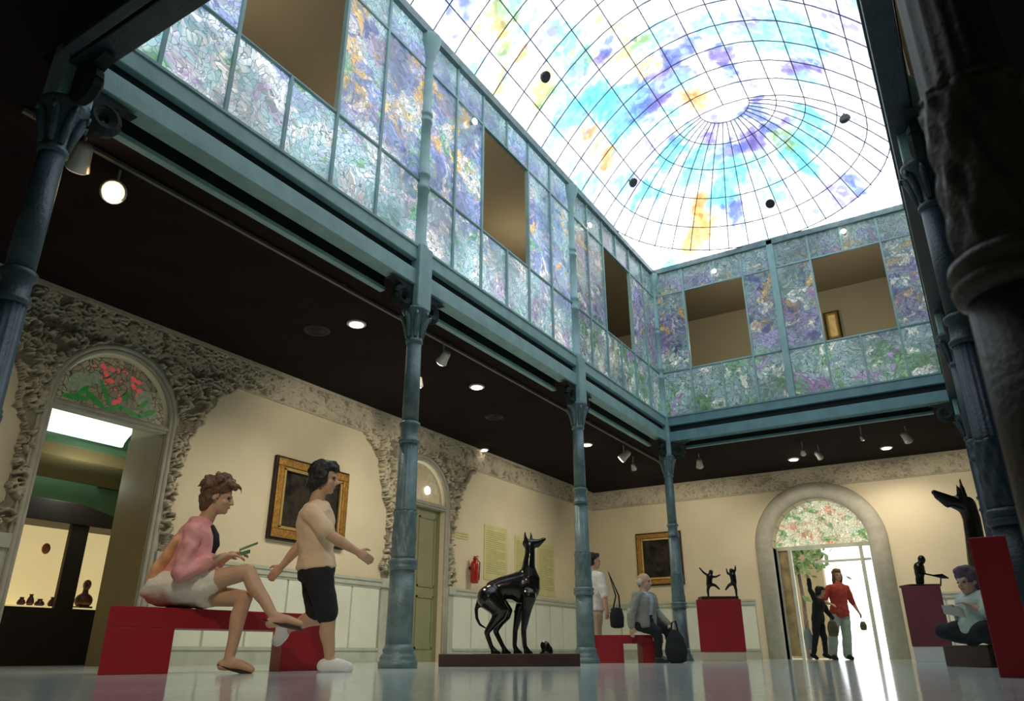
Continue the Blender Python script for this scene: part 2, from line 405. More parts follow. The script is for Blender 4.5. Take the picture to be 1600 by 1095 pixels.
def ring_slab(name, z0, z1, m, inx0, iny0, inx1, iny1):
    mb = MB()
    mb.box((WLX, WBY, z0), (inx0, WFY, z1)); mb.box((inx1, WBY, z0), (WRX, WFY, z1))
    mb.box((inx0, WBY, z0), (inx1, iny0, z1)); mb.box((inx0, iny1, z0), (inx1, WFY, z1))
    return kstruct(mb.build(name, m))
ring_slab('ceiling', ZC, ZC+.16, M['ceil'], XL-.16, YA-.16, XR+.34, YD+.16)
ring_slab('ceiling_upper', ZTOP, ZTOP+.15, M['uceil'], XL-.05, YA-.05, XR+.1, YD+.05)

# girders round the court: upper band, recessed web, lower band, inner flange
def girder(name, ax, w, sgn, a, b, cuts, paint='teal'):
    """ax 0: girder runs along y in the plane x = w; sgn = direction towards the court"""
    t = struct(name)
    def bar(part, m, t0, t1, z0, z1, spans, bev=0):
        mb = MB()
        for p, q in spans:
            l, h = sorted((w+sgn*t0, w+sgn*t1))
            mb.box((l, p, z0), (h, q, z1)) if ax == 0 else mb.box((p, l, z0), (q, h, z1))
        mb.build(part, m, t, bevel=bev)
    bar('upper_band', M[paint], -.12, .07, 4.12, ZU, [(a, b)], .008)
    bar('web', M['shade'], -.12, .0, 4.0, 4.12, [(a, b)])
    bar('lower_band', M[paint], -.1, .07, ZG, 4.0, [(a, b)], .008)
    bar('drip_edge', M[paint], .07, .085, 4.275, ZU+.012, [(a, b)])
    sp = [(cuts[i]+.32, cuts[i+1]-.32) for i in range(len(cuts)-1)]
    bar('inner_flange', M[paint], -.24, -.17, 3.71, 3.755, sp, .006)
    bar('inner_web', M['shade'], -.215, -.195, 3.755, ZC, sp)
    return t
girder('trim_1', 0, XL, 1, YA, YD, YS)
girder('trim_2', 1, YD, -1, XL, XR, (XL, XR), 'teal2')
girder('trim_3', 0, XR, -1, YA, YD, YS, 'navy')  # girder in the darkened copy, shade carried by the paint
girder('trim_4', 1, YA, 1, XL, XR, (XL, XR), 'navy')  # same girder paint, darkened for the shade it stands in

# ------------------------------------------------------------------ glazed gallery bays
def bay(name, ax, w, us, opening, gm, post=None, vis=True):
    """us: mullion positions along the bay; opening: list of panel indices left clear"""
    t = struct(name)
    zs = [ZU, ZH, 6.88, ZS-.02]
    def P(u, z, dw=0.): return (w+dw, u, z) if ax == 0 else (u, w+dw, z)
    g = MB()
    for i in range(len(us)-1):
        for j in range(3):
            if j == 1 and i in opening: continue
            g.quad(P(us[i], zs[j]), P(us[i+1], zs[j]), P(us[i+1], zs[j+1]), P(us[i], zs[j+1]))
    g.build('stained_glass', gm, t, fix=False)
    fr = MB()
    for k, u in enumerate(us[1:-1], 1):
        th = .016
        l, h = u-th, u+th
        zhi = ZS
        if k-1 in opening and k in opening:   # mullion only below and above the clear opening
            for z0, z1 in ((ZU, ZH), (6.88, ZS)):
                fr.box(*( ((w-.03, l, z0), (w+.03, h, z1)) if ax == 0 else ((l, w-.03, z0), (h, w+.03, z1)) ))
        else: fr.box(*( ((w-.03, l, ZU), (w+.03, h, zhi)) if ax == 0 else ((l, w-.03, ZU), (h, w+.03, zhi)) ))
    for z in (6.88,): fr.box(*( ((w-.025, us[0], z-.014), (w+.025, us[-1], z+.014)) if ax == 0 else ((us[0], w-.025, z-.014), (us[-1], w+.025, z+.014)) ))
    fr.build('window_frame', M['teal'], t)
    MB().tube([P(us[0], ZH), P(us[-1], ZH)], .024, 10).build('handrail', M['teal'], t, True)
    if post is not None:
        MB().box(*( ((w-.07, post-.06, ZU), (w+.07, post+.06, ZS)) if ax == 0 else ((post-.06, w-.07, ZU), (post+.06, w+.07, ZS)) )).build('post', M['teal'], t, bevel=.01)
    return t
def div(a, b, n): return [a+(b-a)*i/n for i in range(n+1)]
bay('window_1', 0, XL, [YA, 2.4, 3.02, 3.64, 4.25, 4.9, YB], [2, 3], M['glassA'])
bay('window_2', 0, XL, [YB, 6.27, 6.88, 7.5, 8.1, 8.78, YC], [2, 3], M['glassA'])
bay('window_3', 0, XL, [YC, 10.1, 10.72, 11.3, 11.93, 12.58, YD], [2, 3], M['glassB'])
bay('window_4', 1, YD, [XL, -4.06, -3.46, -2.87, -2.3], [1, 2], M['glassB'], -2.29)
bay('window_5', 1, YD, [-2.29, -1.62, -1.04, -.43, XR], [1, 2], M['glassB'])
for i in range(3): bay('window_%d' % (6+i), 0, XR, div(YS[i], YS[i+1], 6), [2, 3], M['glassB'])
bay('window_9', 1, YA, div(XL, -2.29, 4), [1, 2], M['glassB'], -2.29)
bay('window_10', 1, YA, div(-2.29, XR, 4), [1, 2], M['glassB'])
# upstand that closes the gallery roof down to the edge of the skylight
t = struct('trim_5')
mb = MB()
mb.box((XL-.12, YA-.12, ZS-.03), (XL+.03, YD+.12, ZTOP)); mb.box((XR-.03, YA-.12, ZS-.03), (XR+.12, YD+.12, ZTOP))
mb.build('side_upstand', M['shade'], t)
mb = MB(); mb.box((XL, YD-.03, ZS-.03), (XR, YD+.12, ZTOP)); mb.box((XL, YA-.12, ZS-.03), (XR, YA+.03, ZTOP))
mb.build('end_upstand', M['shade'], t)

# ------------------------------------------------------------------ skylight: coved stained-glass vault with rounded ends
SX, SA = (XL+XR)/2, (XR-XL)/2
SY0, SY1 = YA+SA, YD-SA
SH = 1.55
def rho(x, y):
    dy = 0 if SY0 <= y <= SY1 else (y-SY1 if y > SY1 else SY0-y)
    return math.hypot(x-SX, dy)/SA
def dome(x, y): return ZS+SH*max(0., 1-rho(x, y)**2.1)
def on_dome(px, py):
    z = 8.3
    for _ in range(40):
        p = onplane(px, py, 2, z); z = .5*z+.5*dome(min(max(p.x, XL), XR), min(max(p.y, YA), YD))
    return p
CY, BL, VI, OR, GN, PC, LI, YE = (.34, .76, .88), (.34, .42, .76), (.42, .38, .68), (.86, .6, .34), (.52, .64, .42), (.56, .84, .88), (.66, .66, .88), (.88, .78, .52)
PATCH = [(905,165,22,CY),(935,150,22,CY),(880,62,22,PC),(868,40,16,PC),(975,185,30,CY),(955,165,20,CY),(1000,135,22,BL),(985,155,20,BL),(1015,165,20,BL),(1035,150,18,VI),
 (1055,112,26,VI),(1045,92,16,BL),(940,88,12,VI),(950,70,10,BL),(975,80,18,YE),(1010,105,18,YE),(1128,70,12,BL),(1130,92,16,VI),(1142,108,13,BL),(1105,40,26,PC),(1285,45,10,CY),(1282,72,12,BL),(1268,102,14,VI),
 (1245,108,12,VI),(1255,125,14,PC),(1180,160,10,VI),(1178,176,14,BL),(1185,212,20,VI),(1168,222,16,VI),(1205,200,14,BL),(1135,236,14,VI),(1150,228,12,BL),(1225,185,10,VI),(1052,220,12,BL),(1062,232,14,CY),(1070,205,12,PC),(1015,228,12,LI),
 (1090,250,20,CY),(1120,258,18,PC),(1150,262,18,CY),(1185,255,16,PC),(1240,235,22,CY),(1265,215,22,CY),(1278,190,18,PC),(1255,258,18,CY),(1262,180,16,CY),(1040,250,16,CY),(1225,215,16,GN),
 (765,32,12,YE),(780,45,12,OR),(795,66,12,YE),(790,85,9,GN),(815,88,10,OR),(850,148,16,GN),(845,135,12,YE),(1085,155,14,OR),(1072,150,12,OR),(1090,140,12,YE),(1095,165,10,YE),
 (1098,300,14,YE),(1096,325,17,OR),(1092,350,16,OR),(1086,372,14,YE),(1075,392,10,YE),(1128,300,20,CY),(918,208,11,OR),(925,235,10,YE),(950,246,12,OR),(885,80,16,PC),(905,100,18,CY),(890,125,15,LI),
 (1005,296,16,CY),(1025,305,10,CY),(985,285,12,LI),(1145,325,16,BL),(1325,300,18,LI),(1335,285,12,BL),(1305,300,14,LI),(1210,38,36,PC),(1240,62,34,PC),(1190,62,26,PC),(915,92,12,GN),(900,85,10,YE),
 (1020,60,24,PC),(1160,30,26,LI),(1310,30,22,LI),(700,60,14,LI),(740,110,14,PC),(880,190,16,PC),(870,210,14,PC),(835,240,12,PC),(900,300,14,PC),(930,290,12,PC),(1000,60,12,GN),(960,45,10,YE),(1108,215,12,VI),(1215,300,12,PC),
 (850,60,16,LI),(820,40,14,PC),(930,40,14,YE),(780,130,10,YE),(1050,180,16,PC),(1120,190,16,LI),(1020,200,12,PC),(1165,130,12,LI),(1075,70,16,BL),(1060,50,14,LI)]
PT = []
for px, py, r, c in PATCH:
    p = on_dome(px, py); q = on_dome(px+r, py); q2 = on_dome(px, py+r)
    PT.append((p.x, p.y, max(.09, .5*((p-q).length+(p-q2).length)), V(c)))
for _ in range(60):                                     # the part of the vault behind the camera's view carries on in the same way
    PT.append((rnd.uniform(XL+.4, XR-.4), rnd.uniform(YA+.3, 6.6), rnd.uniform(.12, .3), V(rnd.choice([CY, BL, PC, OR, YE, LI, VI, GN]))))
NX, NY = 150, 356
vs, fs, cols = [], [], []
for j in range(NY+1):
    for i in range(NX+1):
        x = XL+(XR-XL)*i/NX; y = YA+(YD-YA)*j/NY
        vs.append((x, y, dome(x, y)))
        q = V((x, y, 0))
        wx = x+.16*noise.noise(q*3.1)+.13*noise.noise(q*9.7+V((5, 0, 0))); wy = y+.16*noise.noise(q*3.1+V((0, 9, 0)))+.13*noise.noise(q*9.7+V((0, 0, 4)))
        c = V((.97, .98, 1.))
        for a, b, r, k in PT:
            d2 = ((wx-a)**2+(wy-b)**2)/(r*r)
            if d2 < 2.2:
                w = min(1., max(0., 1.3-.8*d2))*.8
                c = c.lerp(k, w)
        n1 = noise.noise(V((x*1.3, y*1.3, 3.)))
        if n1 > .2: c = c.lerp(V((.56, .8, .86)), min(1, (n1-.2)*2.4))
        n2 = noise.noise(V((x*4.3, y*4.3, 8.)))
        if n2 > .25: c = c.lerp(V((.62, .72, .84)), min(.7, (n2-.25)*2))
        cols += [c.x, c.y, c.z, 1]
for j in range(NY):
    for i in range(NX): a = j*(NX+1)+i; fs.append((a, a+NX+1, a+NX+2, a+1))
me = bpy.data.meshes.new('stained_glass_vault'); me.from_pydata(vs, [], fs)
at_ = me.color_attributes.new('glass', 'FLOAT_COLOR', 'POINT'); at_.data.foreach_set('color', cols)
for p in me.polygons: p.use_smooth = True
m, nt, out = node_mat('stained_glass_vault')
ca = nd(nt, 'ShaderNodeVertexColor', layer_name='glass')
g = nd(nt, 'ShaderNodeNewGeometry')
vo = nd(nt, 'ShaderNodeTexVoronoi', Scale=11.); nt.links.new(g.outputs['Position'], vo.inputs['Vector'])
sp = nd(nt, 'ShaderNodeSeparateColor'); nt.links.new(vo.outputs['Color'], sp.inputs[0])
mr = nd(nt, 'ShaderNodeMapRange'); mr.inputs[3].default_value = .8; mr.inputs[4].default_value = 1.1; nt.links.new(sp.outputs[0], mr.inputs[0])
sc = nd(nt, 'ShaderNodeVectorMath', operation='SCALE'); nt.links.new(ca.outputs[0], sc.inputs[0]); nt.links.new(mr.outputs[0], sc.inputs['Scale'])
pw = nd(nt, 'ShaderNodeGamma'); pw.inputs[1].default_value = 2.1; nt.links.new(sc.outputs[0], pw.inputs[0])
em = nd(nt, 'ShaderNodeEmission', Strength=1.9); nt.links.new(pw.outputs[0], em.inputs[0]); nt.links.new(em.outputs[0], out.inputs[0])
me.materials.append(m)
sky = struct('window_11')
link(bpy.data.objects.new('stained_glass_vault', me), sky)
def spline_bar(mb, pts, r=.0085): mb.tube([(x, y, dome(x, y)-.012) for x, y in pts], r, 5, False)
mb = MB()
y = SY0
k = int(round((SY1-SY0)/.46))
for i in range(k+1):
    y = SY0+(SY1-SY0)*i/k; spline_bar(mb, [(SX+SA*math.sin(PI/2*(-1+2*q/22)), y) for q in range(23)])
for f in (-.88, -.72, -.54, -.36, -.18, 0, .18, .36, .54, .72, .88):
    a = abs(f)
    if f == 0: spline_bar(mb, [(SX, SY0+(SY1-SY0)*q/30) for q in range(31)])
    else: spline_bar(mb, [(SX+SA*f, SY0+(SY1-SY0)*q/30) for q in range(31)])
for cy, s in ((SY1, 1), (SY0, -1)):
    for f in (.18, .36, .54, .72, .88, .995): spline_bar(mb, [(SX+SA*f*math.cos(PI*q/24), cy+s*SA*f*math.sin(PI*q/24)) for q in range(25)])
    for q in range(1, 20):
        a = PI*q/20; spline_bar(mb, [(SX+SA*f*math.cos(a), cy+s*SA*f*math.sin(a)) for f in (.18, .3, .42, .54, .66, .78, .9, 1.)])
mb.build('glazing_bars', M['lead'], sky, fix=False)
mb = MB()
mb.box((XL-.02, YA, ZS-.1), (XL+.07, YD, ZS+.02)); mb.box((XR-.07, YA, ZS-.1), (XR+.02, YD, ZS+.02)); mb.box((XL, YD-.07, ZS-.1), (XR, YD+.02, ZS+.02)); mb.box((XL, YA-.02, ZS-.1), (XR, YA+.07, ZS+.02))
mb.build('edge_frame', M['iron'], sky)
for i, (px, py, lab) in enumerate([(845, 117, 'dark round disc under the vault, above the first clear gallery opening'), (983, 282, 'dark round disc under the vault, nearest the left rear corner'),
        (1318, 177, 'dark disc seen nearly edge-on near the right side of the vault'), (1205, 316, 'dark round disc under the vault above the rear gallery')]):
    p = on_dome(px, py)
    dz = 1e-3
    nrm = V(((dome(p.x+.05, p.y)-dome(p.x-.05, p.y))/.1, (dome(p.x, p.y+.05)-dome(p.x, p.y-.05))/.1, -1)).normalized()
    t = thing('ceiling_disc', lab, 'ceiling fitting', p, 'dark discs hung under the glass vault')
    q = p+nrm*.1
    r = .088
    if i == 2: nrm = V((.2, .95, -.3)).normalized(); q = p+V((0, 0, -.1))
    MB().tube([q-nrm*.03, q+nrm*.005, q+nrm*.03], [r*.8, r, r*.95], 20).build('disc', M['disc'], t)
    MB().tube([p, q], .012, 8).build('stem', M['disc'], t)

# ------------------------------------------------------------------ iron columns
def orn(th, z): return 1+.075*math.sin(8*th)*math.sin((z-.95)*24)+.04*math.sin(16*th+z*30)
def flute(th, z): return 1-.07*abs(math.cos(8*th))
def make_column(x, y, label, br, im='iron'):
    t = thing('iron_column', label, 'column', (x, y, 0), 'blue cast iron columns round the court')
    c = (x, y, 0)
    b = MB(); b.lathe([(0, .178), (.055, .178), (.06, .165), (.085, .168), (.11, .155), (.13, .14), (.15, .146), (.175, .135), (.2, .122)], c, 28); b.build('base', M[im], t, True)
    MB().lathe([(.2, .122), (.5, .119), (.845, .117)], c, 28).build('pedestal', M[im], t, True)
    MB().lathe([(.845, .118), (.86, .138), (.885, .142), (.9, .126), (.915, .142), (.94, .138), (.955, .118)], c, 28).build('ring', M[im], t, True)
    MB().lathe([(.955+.445*i/22, .112-.006*i/22) for i in range(23)], c, 48, orn).build('ornament_drum', M[im], t, True)
    MB().lathe([(1.4, .107), (1.415, .11), (1.43, .101), (2.08, .093)], c, 64, flute).build('fluted_shaft', M[im], t, True)
    r = MB().lathe([(2.07, .09), (2.085, .108), (2.11, .106), (2.13, .088), (2.24, .086), (2.26, .104), (2.29, .106), (2.305, .084)], c, 28); r.build('ring', M[im], t, True)
    MB().lathe([(2.3, .084), (2.7, .083), (3.17, .078)], c, 28).build('shaft', M[im], t, True)
    k = MB(); k.lathe([(3.16, .078), (3.175, .092), (3.2, .092), (3.215, .08), (3.32, .088), (3.42, .108), (3.5, .13), (3.53, .145), (3.56, .15), (3.57, .12)], c, 28)
    for i in range(8):
        a = 2*PI*i/8; d = V((math.cos(a), math.sin(a), 0)); o = V(c)
        k.tube([o+d*.082+V((0,0,3.23)), o+d*.1+V((0,0,3.36)), o+d*.135+V((0,0,3.46)), o+d*.165+V((0,0,3.48)), o+d*.16+V((0,0,3.44))], [.02, .028, .026, .018, .01], 6)
    k.build('capital', M[im], t, True)
    MB().box((x-.115, y-.115, 3.56), (x+.115, y+.115, ZU+.02)).build('block', M['teal'], t, bevel=.012)
    for dx, dy in br:
        mb = MB(); n = 10
        pr = [(.1, 3.8), (.1, 3.42)]+[(.1+.36*(1-math.cos(PI/2*i/n)), 3.42+.36*math.sin(PI/2*i/n)) for i in range(1, n+1)]
        d = V((dx, dy, 0)); s = V((-dy, dx, 0))*.045; o = V((x, y, 0))
        vs = [o+d*u+s+V((0,0,z)) for u, z in pr]+[o+d*u-s+V((0,0,z)) for u, z in pr]; m_ = len(pr)
        mb.add(vs, [tuple(range(m_)), tuple(range(2*m_-1, m_-1, -1))]+[(i, i+m_, (i+1) % m_+m_, (i+1) % m_) for i in range(m_)])
        # pierced scroll under the plate
        mb.tube([o+d*(.1+.14+.09*math.cos(a))+V((0,0,3.63+.09*math.sin(a))) for a in [2*PI*i/14 for i in range(15)]], .055, 6)
        mb.build('bracket', M['shade'], t)
    MB().lathe([(ZU+.02, .1), (ZU+.06, .1), (ZU+.07, .078), (5.08, .074), (5.09, .09), (5.13, .092), (5.15, .076), (5.26, .076), (5.28, .093), (5.32, .09), (5.33, .073), (6.05, .07), (6.06, .084), (6.1, .084), (6.11, .07), (6.15, .07), (6.16, .084), (6.2, .084), (6.21, .068), (7.05, .064), (7.08, .08), (7.15, .09), (7.25, .13), (7.36, .15), (7.38, .15)], c, 24).build('upper_shaft', M['teal'], t, True)
    return t
make_column(XL, YA, 'slim dark blue iron column rising beside the carved doorway, its foot out of the picture', [(0, 1), (1, 0)], 'navy2')
make_column(XL, YB, 'blue iron column beside the walking person, in front of the second carved doorway', [(0, 1), (0, -1)])
make_column(XL, YC, 'blue iron column between the greyhound plinth and the far red bench', [(0, 1), (0, -1)])
make_column(XL, YD, 'blue iron column at the rear corner of the court, behind the seated man', [(0, -1), (1, 0)])
make_column(XRC, YA, 'huge dark pillar with ringed pedestal close to the camera at the right edge', [(0, 1), (-1, 0)], 'brown')  # same iron as the others, darkened to stand for shadow
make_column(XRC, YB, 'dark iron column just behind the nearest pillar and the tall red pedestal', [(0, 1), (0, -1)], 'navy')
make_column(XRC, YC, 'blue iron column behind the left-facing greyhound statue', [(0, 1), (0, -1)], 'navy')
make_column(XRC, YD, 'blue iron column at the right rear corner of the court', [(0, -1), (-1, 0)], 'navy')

# ------------------------------------------------------------------ carved plaster relief (one connected height field each)
def scrolls(u0, u1, z0, z1, n, rmin, rmax, seed):
    R = random.Random(seed); out = []
    for _ in range(n):
        cu, cz = R.uniform(u0, u1), R.uniform(z0, z1); r0 = R.uniform(rmin, rmax); a0 = R.uniform(0, 2*PI); s = R.choice((-1, 1)); w = R.uniform(.0125, .02)
        pts = []
        for i in range(18):
            f = i/17; a = a0+s*f*4.6; r = r0*(1-.8*f)
            pts.append((cu+r*math.cos(a), cz+r*math.sin(a), w*(1-.35*f)))
        tx, tz = pts[0][0], pts[0][1]; aa = a0+s*(-PI/2)
        for i in range(1, 8): pts.append((tx+.03*i*math.cos(aa+.14*i*s), tz+.03*i*math.sin(aa+.14*i*s), w*(1-.1*i)))
        for lf in range(3):
            a = R.uniform(0, 2*PI)
            for i in range(5): pts.append((cu+(r0+.016*i)*math.cos(a), cz+(r0+.016*i)*math.sin(a), .02-.002*i))
        out += pts
    return out
def relief(name, ax, w, sgn, u0, u1, z0, z1, step, mask, sc, parent, m, depth=.05, base=.012):
    nu = int((u1-u0)/step)+1; nz = int((z1-z0)/step)+1
    H = [[0.]*nu for _ in range(nz)]
    for (u, z, r) in sc:
        k = int(r/step)+1; iu = int((u-u0)/step); iz = int((z-z0)/step)
        for b in range(max(0, iz-k), min(nz, iz+k+2)):
            row = H[b]; dz = (z0+b*step-z)**2
            for a in range(max(0, iu-k), min(nu, iu+k+2)):
                d2 = ((u0+a*step-u)**2+dz)/(r*r)
                if d2 < 1:
                    h = math.sqrt(1-d2)
                    if h > row[a]: row[a] = h
    vs, idx, fs, hs = [], {}, [], []
    ok = [[mask(u0+a*step, z0+b*step) for a in range(nu)] for b in range(nz)]
    def vid(a, b):
        if (a, b) not in idx:
            u, z = u0+a*step, z0+b*step
            edge = not (0 < a < nu-1 and 0 < b < nz-1 and ok[b][a] and ok[b-1][a] and ok[b+1][a] and ok[b][a-1] and ok[b][a+1])
            d = w+sgn*(-.004 if edge else base+depth*H[b][a]+.006*noise.noise(V((u*22, z*22, 0))))
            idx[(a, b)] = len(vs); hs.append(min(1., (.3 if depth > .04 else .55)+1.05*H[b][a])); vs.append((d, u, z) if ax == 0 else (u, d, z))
        return idx[(a, b)]
    for b in range(nz-1):
        for a in range(nu-1):
            if ok[b][a] and ok[b+1][a] and ok[b][a+1] and ok[b+1][a+1]: fs.append((vid(a, b), vid(a+1, b), vid(a+1, b+1), vid(a, b+1)))
    mb = MB(); mb.v = vs; mb.f = fs
    o = mb.build(name, m, parent, True, fix=False)
    ga = o.data.color_attributes.new('grime', 'FLOAT_COLOR', 'POINT'); ga.data.foreach_set('color', [q for h in hs for q in (h, h, h, 1)])  # low spots of the relief get painted shade
    return o
ZF = 3.52
t = struct('trim_6')
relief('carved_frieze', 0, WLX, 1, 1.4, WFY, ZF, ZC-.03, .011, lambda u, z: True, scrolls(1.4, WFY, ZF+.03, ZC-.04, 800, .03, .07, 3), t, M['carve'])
mb = MB(); mb.box((WLX-.01, 1.4, ZC-.05), (WLX+.075, WFY, ZC)); mb.box((WLX-.01, 1.4, ZF-.02), (WLX+.03, D1C-1.2, ZF+.01)); mb.box((WLX-.01, D1C+1.2, ZF-.02), (WLX+.03, D2C-1.05, ZF+.01)); mb.box((WLX-.01, D2C+1.05, ZF-.02), (WLX+.03, WFY, ZF+.01))
mb.build('cornice_mould', M['mould'], t)
t = struct('trim_7')
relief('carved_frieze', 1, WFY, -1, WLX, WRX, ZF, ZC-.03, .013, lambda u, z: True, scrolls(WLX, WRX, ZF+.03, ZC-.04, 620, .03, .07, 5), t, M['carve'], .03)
mb = MB(); mb.box((WLX, WFY-.06, ZC-.05), (WRX, WFY+.01, ZC)); mb.box((WLX, WFY-.03, ZF-.02), (WRX, WFY+.01, ZF+.01)); mb.build('cornice_mould', M['mould'], t)

# wainscot: panels with dark joints, rail and base
def wainscot(nm, ax, w, sgn, spans, m=M['wains']):
    t = struct(nm[0]); pan = MB(); rail = MB(); sk = MB()
    def bx(mb, a, b, t1, z0, z1):
        l, h = sorted((w-sgn*.005, w+sgn*t1)); mb.box((l, a, z0), (h, b, z1)) if ax == 0 else mb.box((a, l, z0), (b, h, z1))
    back = MB()
    for a, b in spans:
        k = max(1, int(round((b-a)/.62)))
        bx(back, a, b, .008, .2, 1.08)
        for i in range(k):
            p, q = a+(b-a)*i/k, a+(b-a)*(i+1)/k; bx(pan, p+.018, q-.018, .022, .2, 1.08)
        bx(rail, a, b, .03, 1.08, 1.11); bx(rail, a, b, .045, 1.11, 1.18); bx(rail, a, b, .06, 1.18, 1.22)
        bx(sk, a, b, .035, 0, .17); bx(sk, a, b, .05, .17, .21)
    back.build('joint_board', M['rail'], t); pan.build('panel', m, t, bevel=.004); rail.build('dado_rail', M['rail'], t)
    s = struct(nm[1]); sk.build('skirting_board', M['rail'], s)
wainscot(('trim_8', 'baseboard_left'), 0, WLX, 1, [(WBY, D1C-.98), (D1C+.98, D2C-.98), (D2C+.98, WFY)])
wainscot(('trim_9', 'baseboard_back'), 1, WFY, -1, [(WLX, D3C-1.5), (D3C+1.5, WRX)])
wainscot(('trim_10', 'baseboard_right'), 0, WRX, -1, [(WBY, WFY)])

# carved doorways in the left wall
def ragged(u, z, s): return .07*noise.noise(V((u*5+s, z*5, s)))+.04*noise.noise(V((u*13, z*13, s)))
def doorway(n, c, w, s, seed):
    t = struct('door_%d' % n)
    mo = .12
    def outer(z):
        pts = [(1.22, .27), (1.4, .36), (1.6, .27), (1.9, .24), (2.3, .26), (2.5, .34), (2.75, .42), (3.0, .5), (3.2, .62), (3.4, .85), (3.55, 1.0)]
        for (a, p), (b, q) in zip(pts, pts[1:]):
            if z <= b: return p+(q-p)*max(0, (z-a)/(b-a))
        return pts[-1][1]
    def mask(u, z):
        d = abs(u-c)
        inside = d < w+mo-.03 if z < s else math.hypot(u-c, z-s) < w+mo-.03
        return not inside and d < w+outer(z)+ragged(u, z, seed)
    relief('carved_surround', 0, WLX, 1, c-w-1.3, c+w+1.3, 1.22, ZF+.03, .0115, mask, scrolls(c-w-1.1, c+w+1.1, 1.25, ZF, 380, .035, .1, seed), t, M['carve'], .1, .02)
    mb = MB()
    for dr, r, x in ((.025, .028, .02), (.075, .035, .03), (.115, .02, .025)):
        q = w+dr
        mb.tube([(WLX+x, c-q, 0)]+[(WLX+x, c-q, z) for z in (.8, 1.6, s)]+[(WLX+x, u, z) for u, z in arch(c, q, s, 28)[1:-1]]+[(WLX+x, c+q, z) for z in (s, 1.6, .8, 0)], r, 8)
    mb.build('arch_moulding', M['stone'], t, True)
    mb = MB()
    for sg in (-1, 1):
        l, h = sorted((c+sg*(w+.13), c+sg*(w+.28)))
        mb.box((WLX-.005, l, 0), (WLX+.05, h, 1.1)); mb.box((WLX-.005, l-.02, 1.1), (WLX+.085, h+.02, 1.24)); mb.box((WLX-.005, l-.015, 0), (WLX+.065, h+.015, .16))
    mb.build('pilaster', M['rail'], t, bevel=.006)
    mb = MB(); mb.box((WLX-.12, c-w, s-.11), (WLX+.02, c+w, s-.02)); mb.box((WLX-.14, c-w, s-.08), (WLX+.04, c+w, s-.045)); mb.build('transom', M['stone'], t)
    return t
def fan(t, c, w, s, x, m):
    mb = MB(); a = arch(c, w-.005, s-.03, 28); mb.add([(x, u, z) for u, z in a], [tuple(range(len(a)))]); return mb.build('fanlight', m, t, fix=False)
d1 = doorway(1, D1C, D1W, D1S, 11)
fan(d1, D1C, D1W, D1S, WLX-.06, M['fan_left'])
def blob(mb, u, z, ru, rz, x, tilt=0., n=12):
    ca, sa = math.cos(tilt), math.sin(tilt)
    mb.add([(x, u+ru*math.cos(a)*ca-rz*math.sin(a)*sa, z+ru*math.cos(a)*sa+rz*math.sin(a)*ca) for a in [2*PI*i/n for i in range(n)]], [tuple(range(n))])
fx = WLX-.05
gr, gy, rd = MB(), MB(), MB()
for u, z, a, b, ti in [(4.18,2.80,.16,.035,.1),(4.4,2.83,.15,.04,-.5),(4.62,2.78,.14,.04,.5),(4.85,2.79,.15,.035,-.2),(5.05,2.83,.12,.035,.5),(4.5,2.95,.16,.028,-1.0),(4.72,2.93,.13,.028,.9),(4.98,2.92,.1,.03,.9),(4.25,2.9,.09,.03,.9)]: blob(gr, u, z, a, b, fx, ti)
for u, z, a, b, ti in [(4.2,2.99,.13,.11,.3),(4.98,3.0,.12,.1,-.3),(5.1,2.86,.1,.08,-.2),(4.12,2.92,.07,.06,0),(4.36,3.08,.08,.07,0)]: blob(gy, u, z, a, b, fx-.004, ti)
for u, z in [(4.46,3.17),(4.52,3.24),(4.53,3.1),(4.42,3.24),(4.82,3.11),(4.87,3.18),(4.9,3.08),(4.8,3.2),(4.68,2.9),(4.63,2.86)]: blob(rd, u, z, .042, .03, fx+.004, u*9)
for i in range(16): blob(rd, 4.3+rnd.random()*.7, 2.95+rnd.random()*.33, .02, .014, fx+.004, i)
gr.build('fanlight_leaf_glass', M['fgreen'], d1, fix=False); gy.build('fanlight_tulip_glass', M['fgrey'], d1, fix=False); rd.build('fanlight_flower_glass', M['fred'], d1, fix=False)
mb = MB(); mb.box((WLX-.73, D1C+D1W-.012, 0), (WLX-.01, D1C+D1W+.001, D1S-.1)); mb.box((WLX-.73, D1C-D1W-.001, 0), (WLX-.01, D1C-D1W+.012, D1S-.1)); mb.build('jamb_lining', M['jamb'], d1)
d2 = doorway(2, D2C, D2W, D2S, 12)
fan(d2, D2C, D2W, D2S, WLX-.06, mat('second_fanlight', (.2, .17, .09), .3, 0, .5, 12, emit=(.5, .42, .22), es=.25))
mb = MB(); mb.box((WLX-.16, D2C-D2W, 0), (WLX-.1, D2C+D2W, D2S-.1)); mb.build('door_leaf', M['oliveleaf'], d2)
mb = MB()
for z0, z1 in ((.2, 1.05), (1.2, 2.4)):
    for u0, u1 in ((-.55, -.08), (.08, .55)):
        for a, b, c_, e in ((u0, u1, z0, z0+.03), (u0, u1, z1-.03, z1), (u0, u0+.03, z0, z1), (u1-.03, u1, z0, z1)): mb.box((WLX-.105, D2C+a, c_), (WLX-.085, D2C+b, e))
mb.build('panel_moulding', M['oliveleaf'], d2)
MB().tube([(WLX-.05, 10.62, 2.86), (WLX-.04, 10.62, 2.86)], .07, 14).build('fanlight_lamp_glass', M['lit'], d2)  # glowing disc stands in for a lamp reflected in the glass

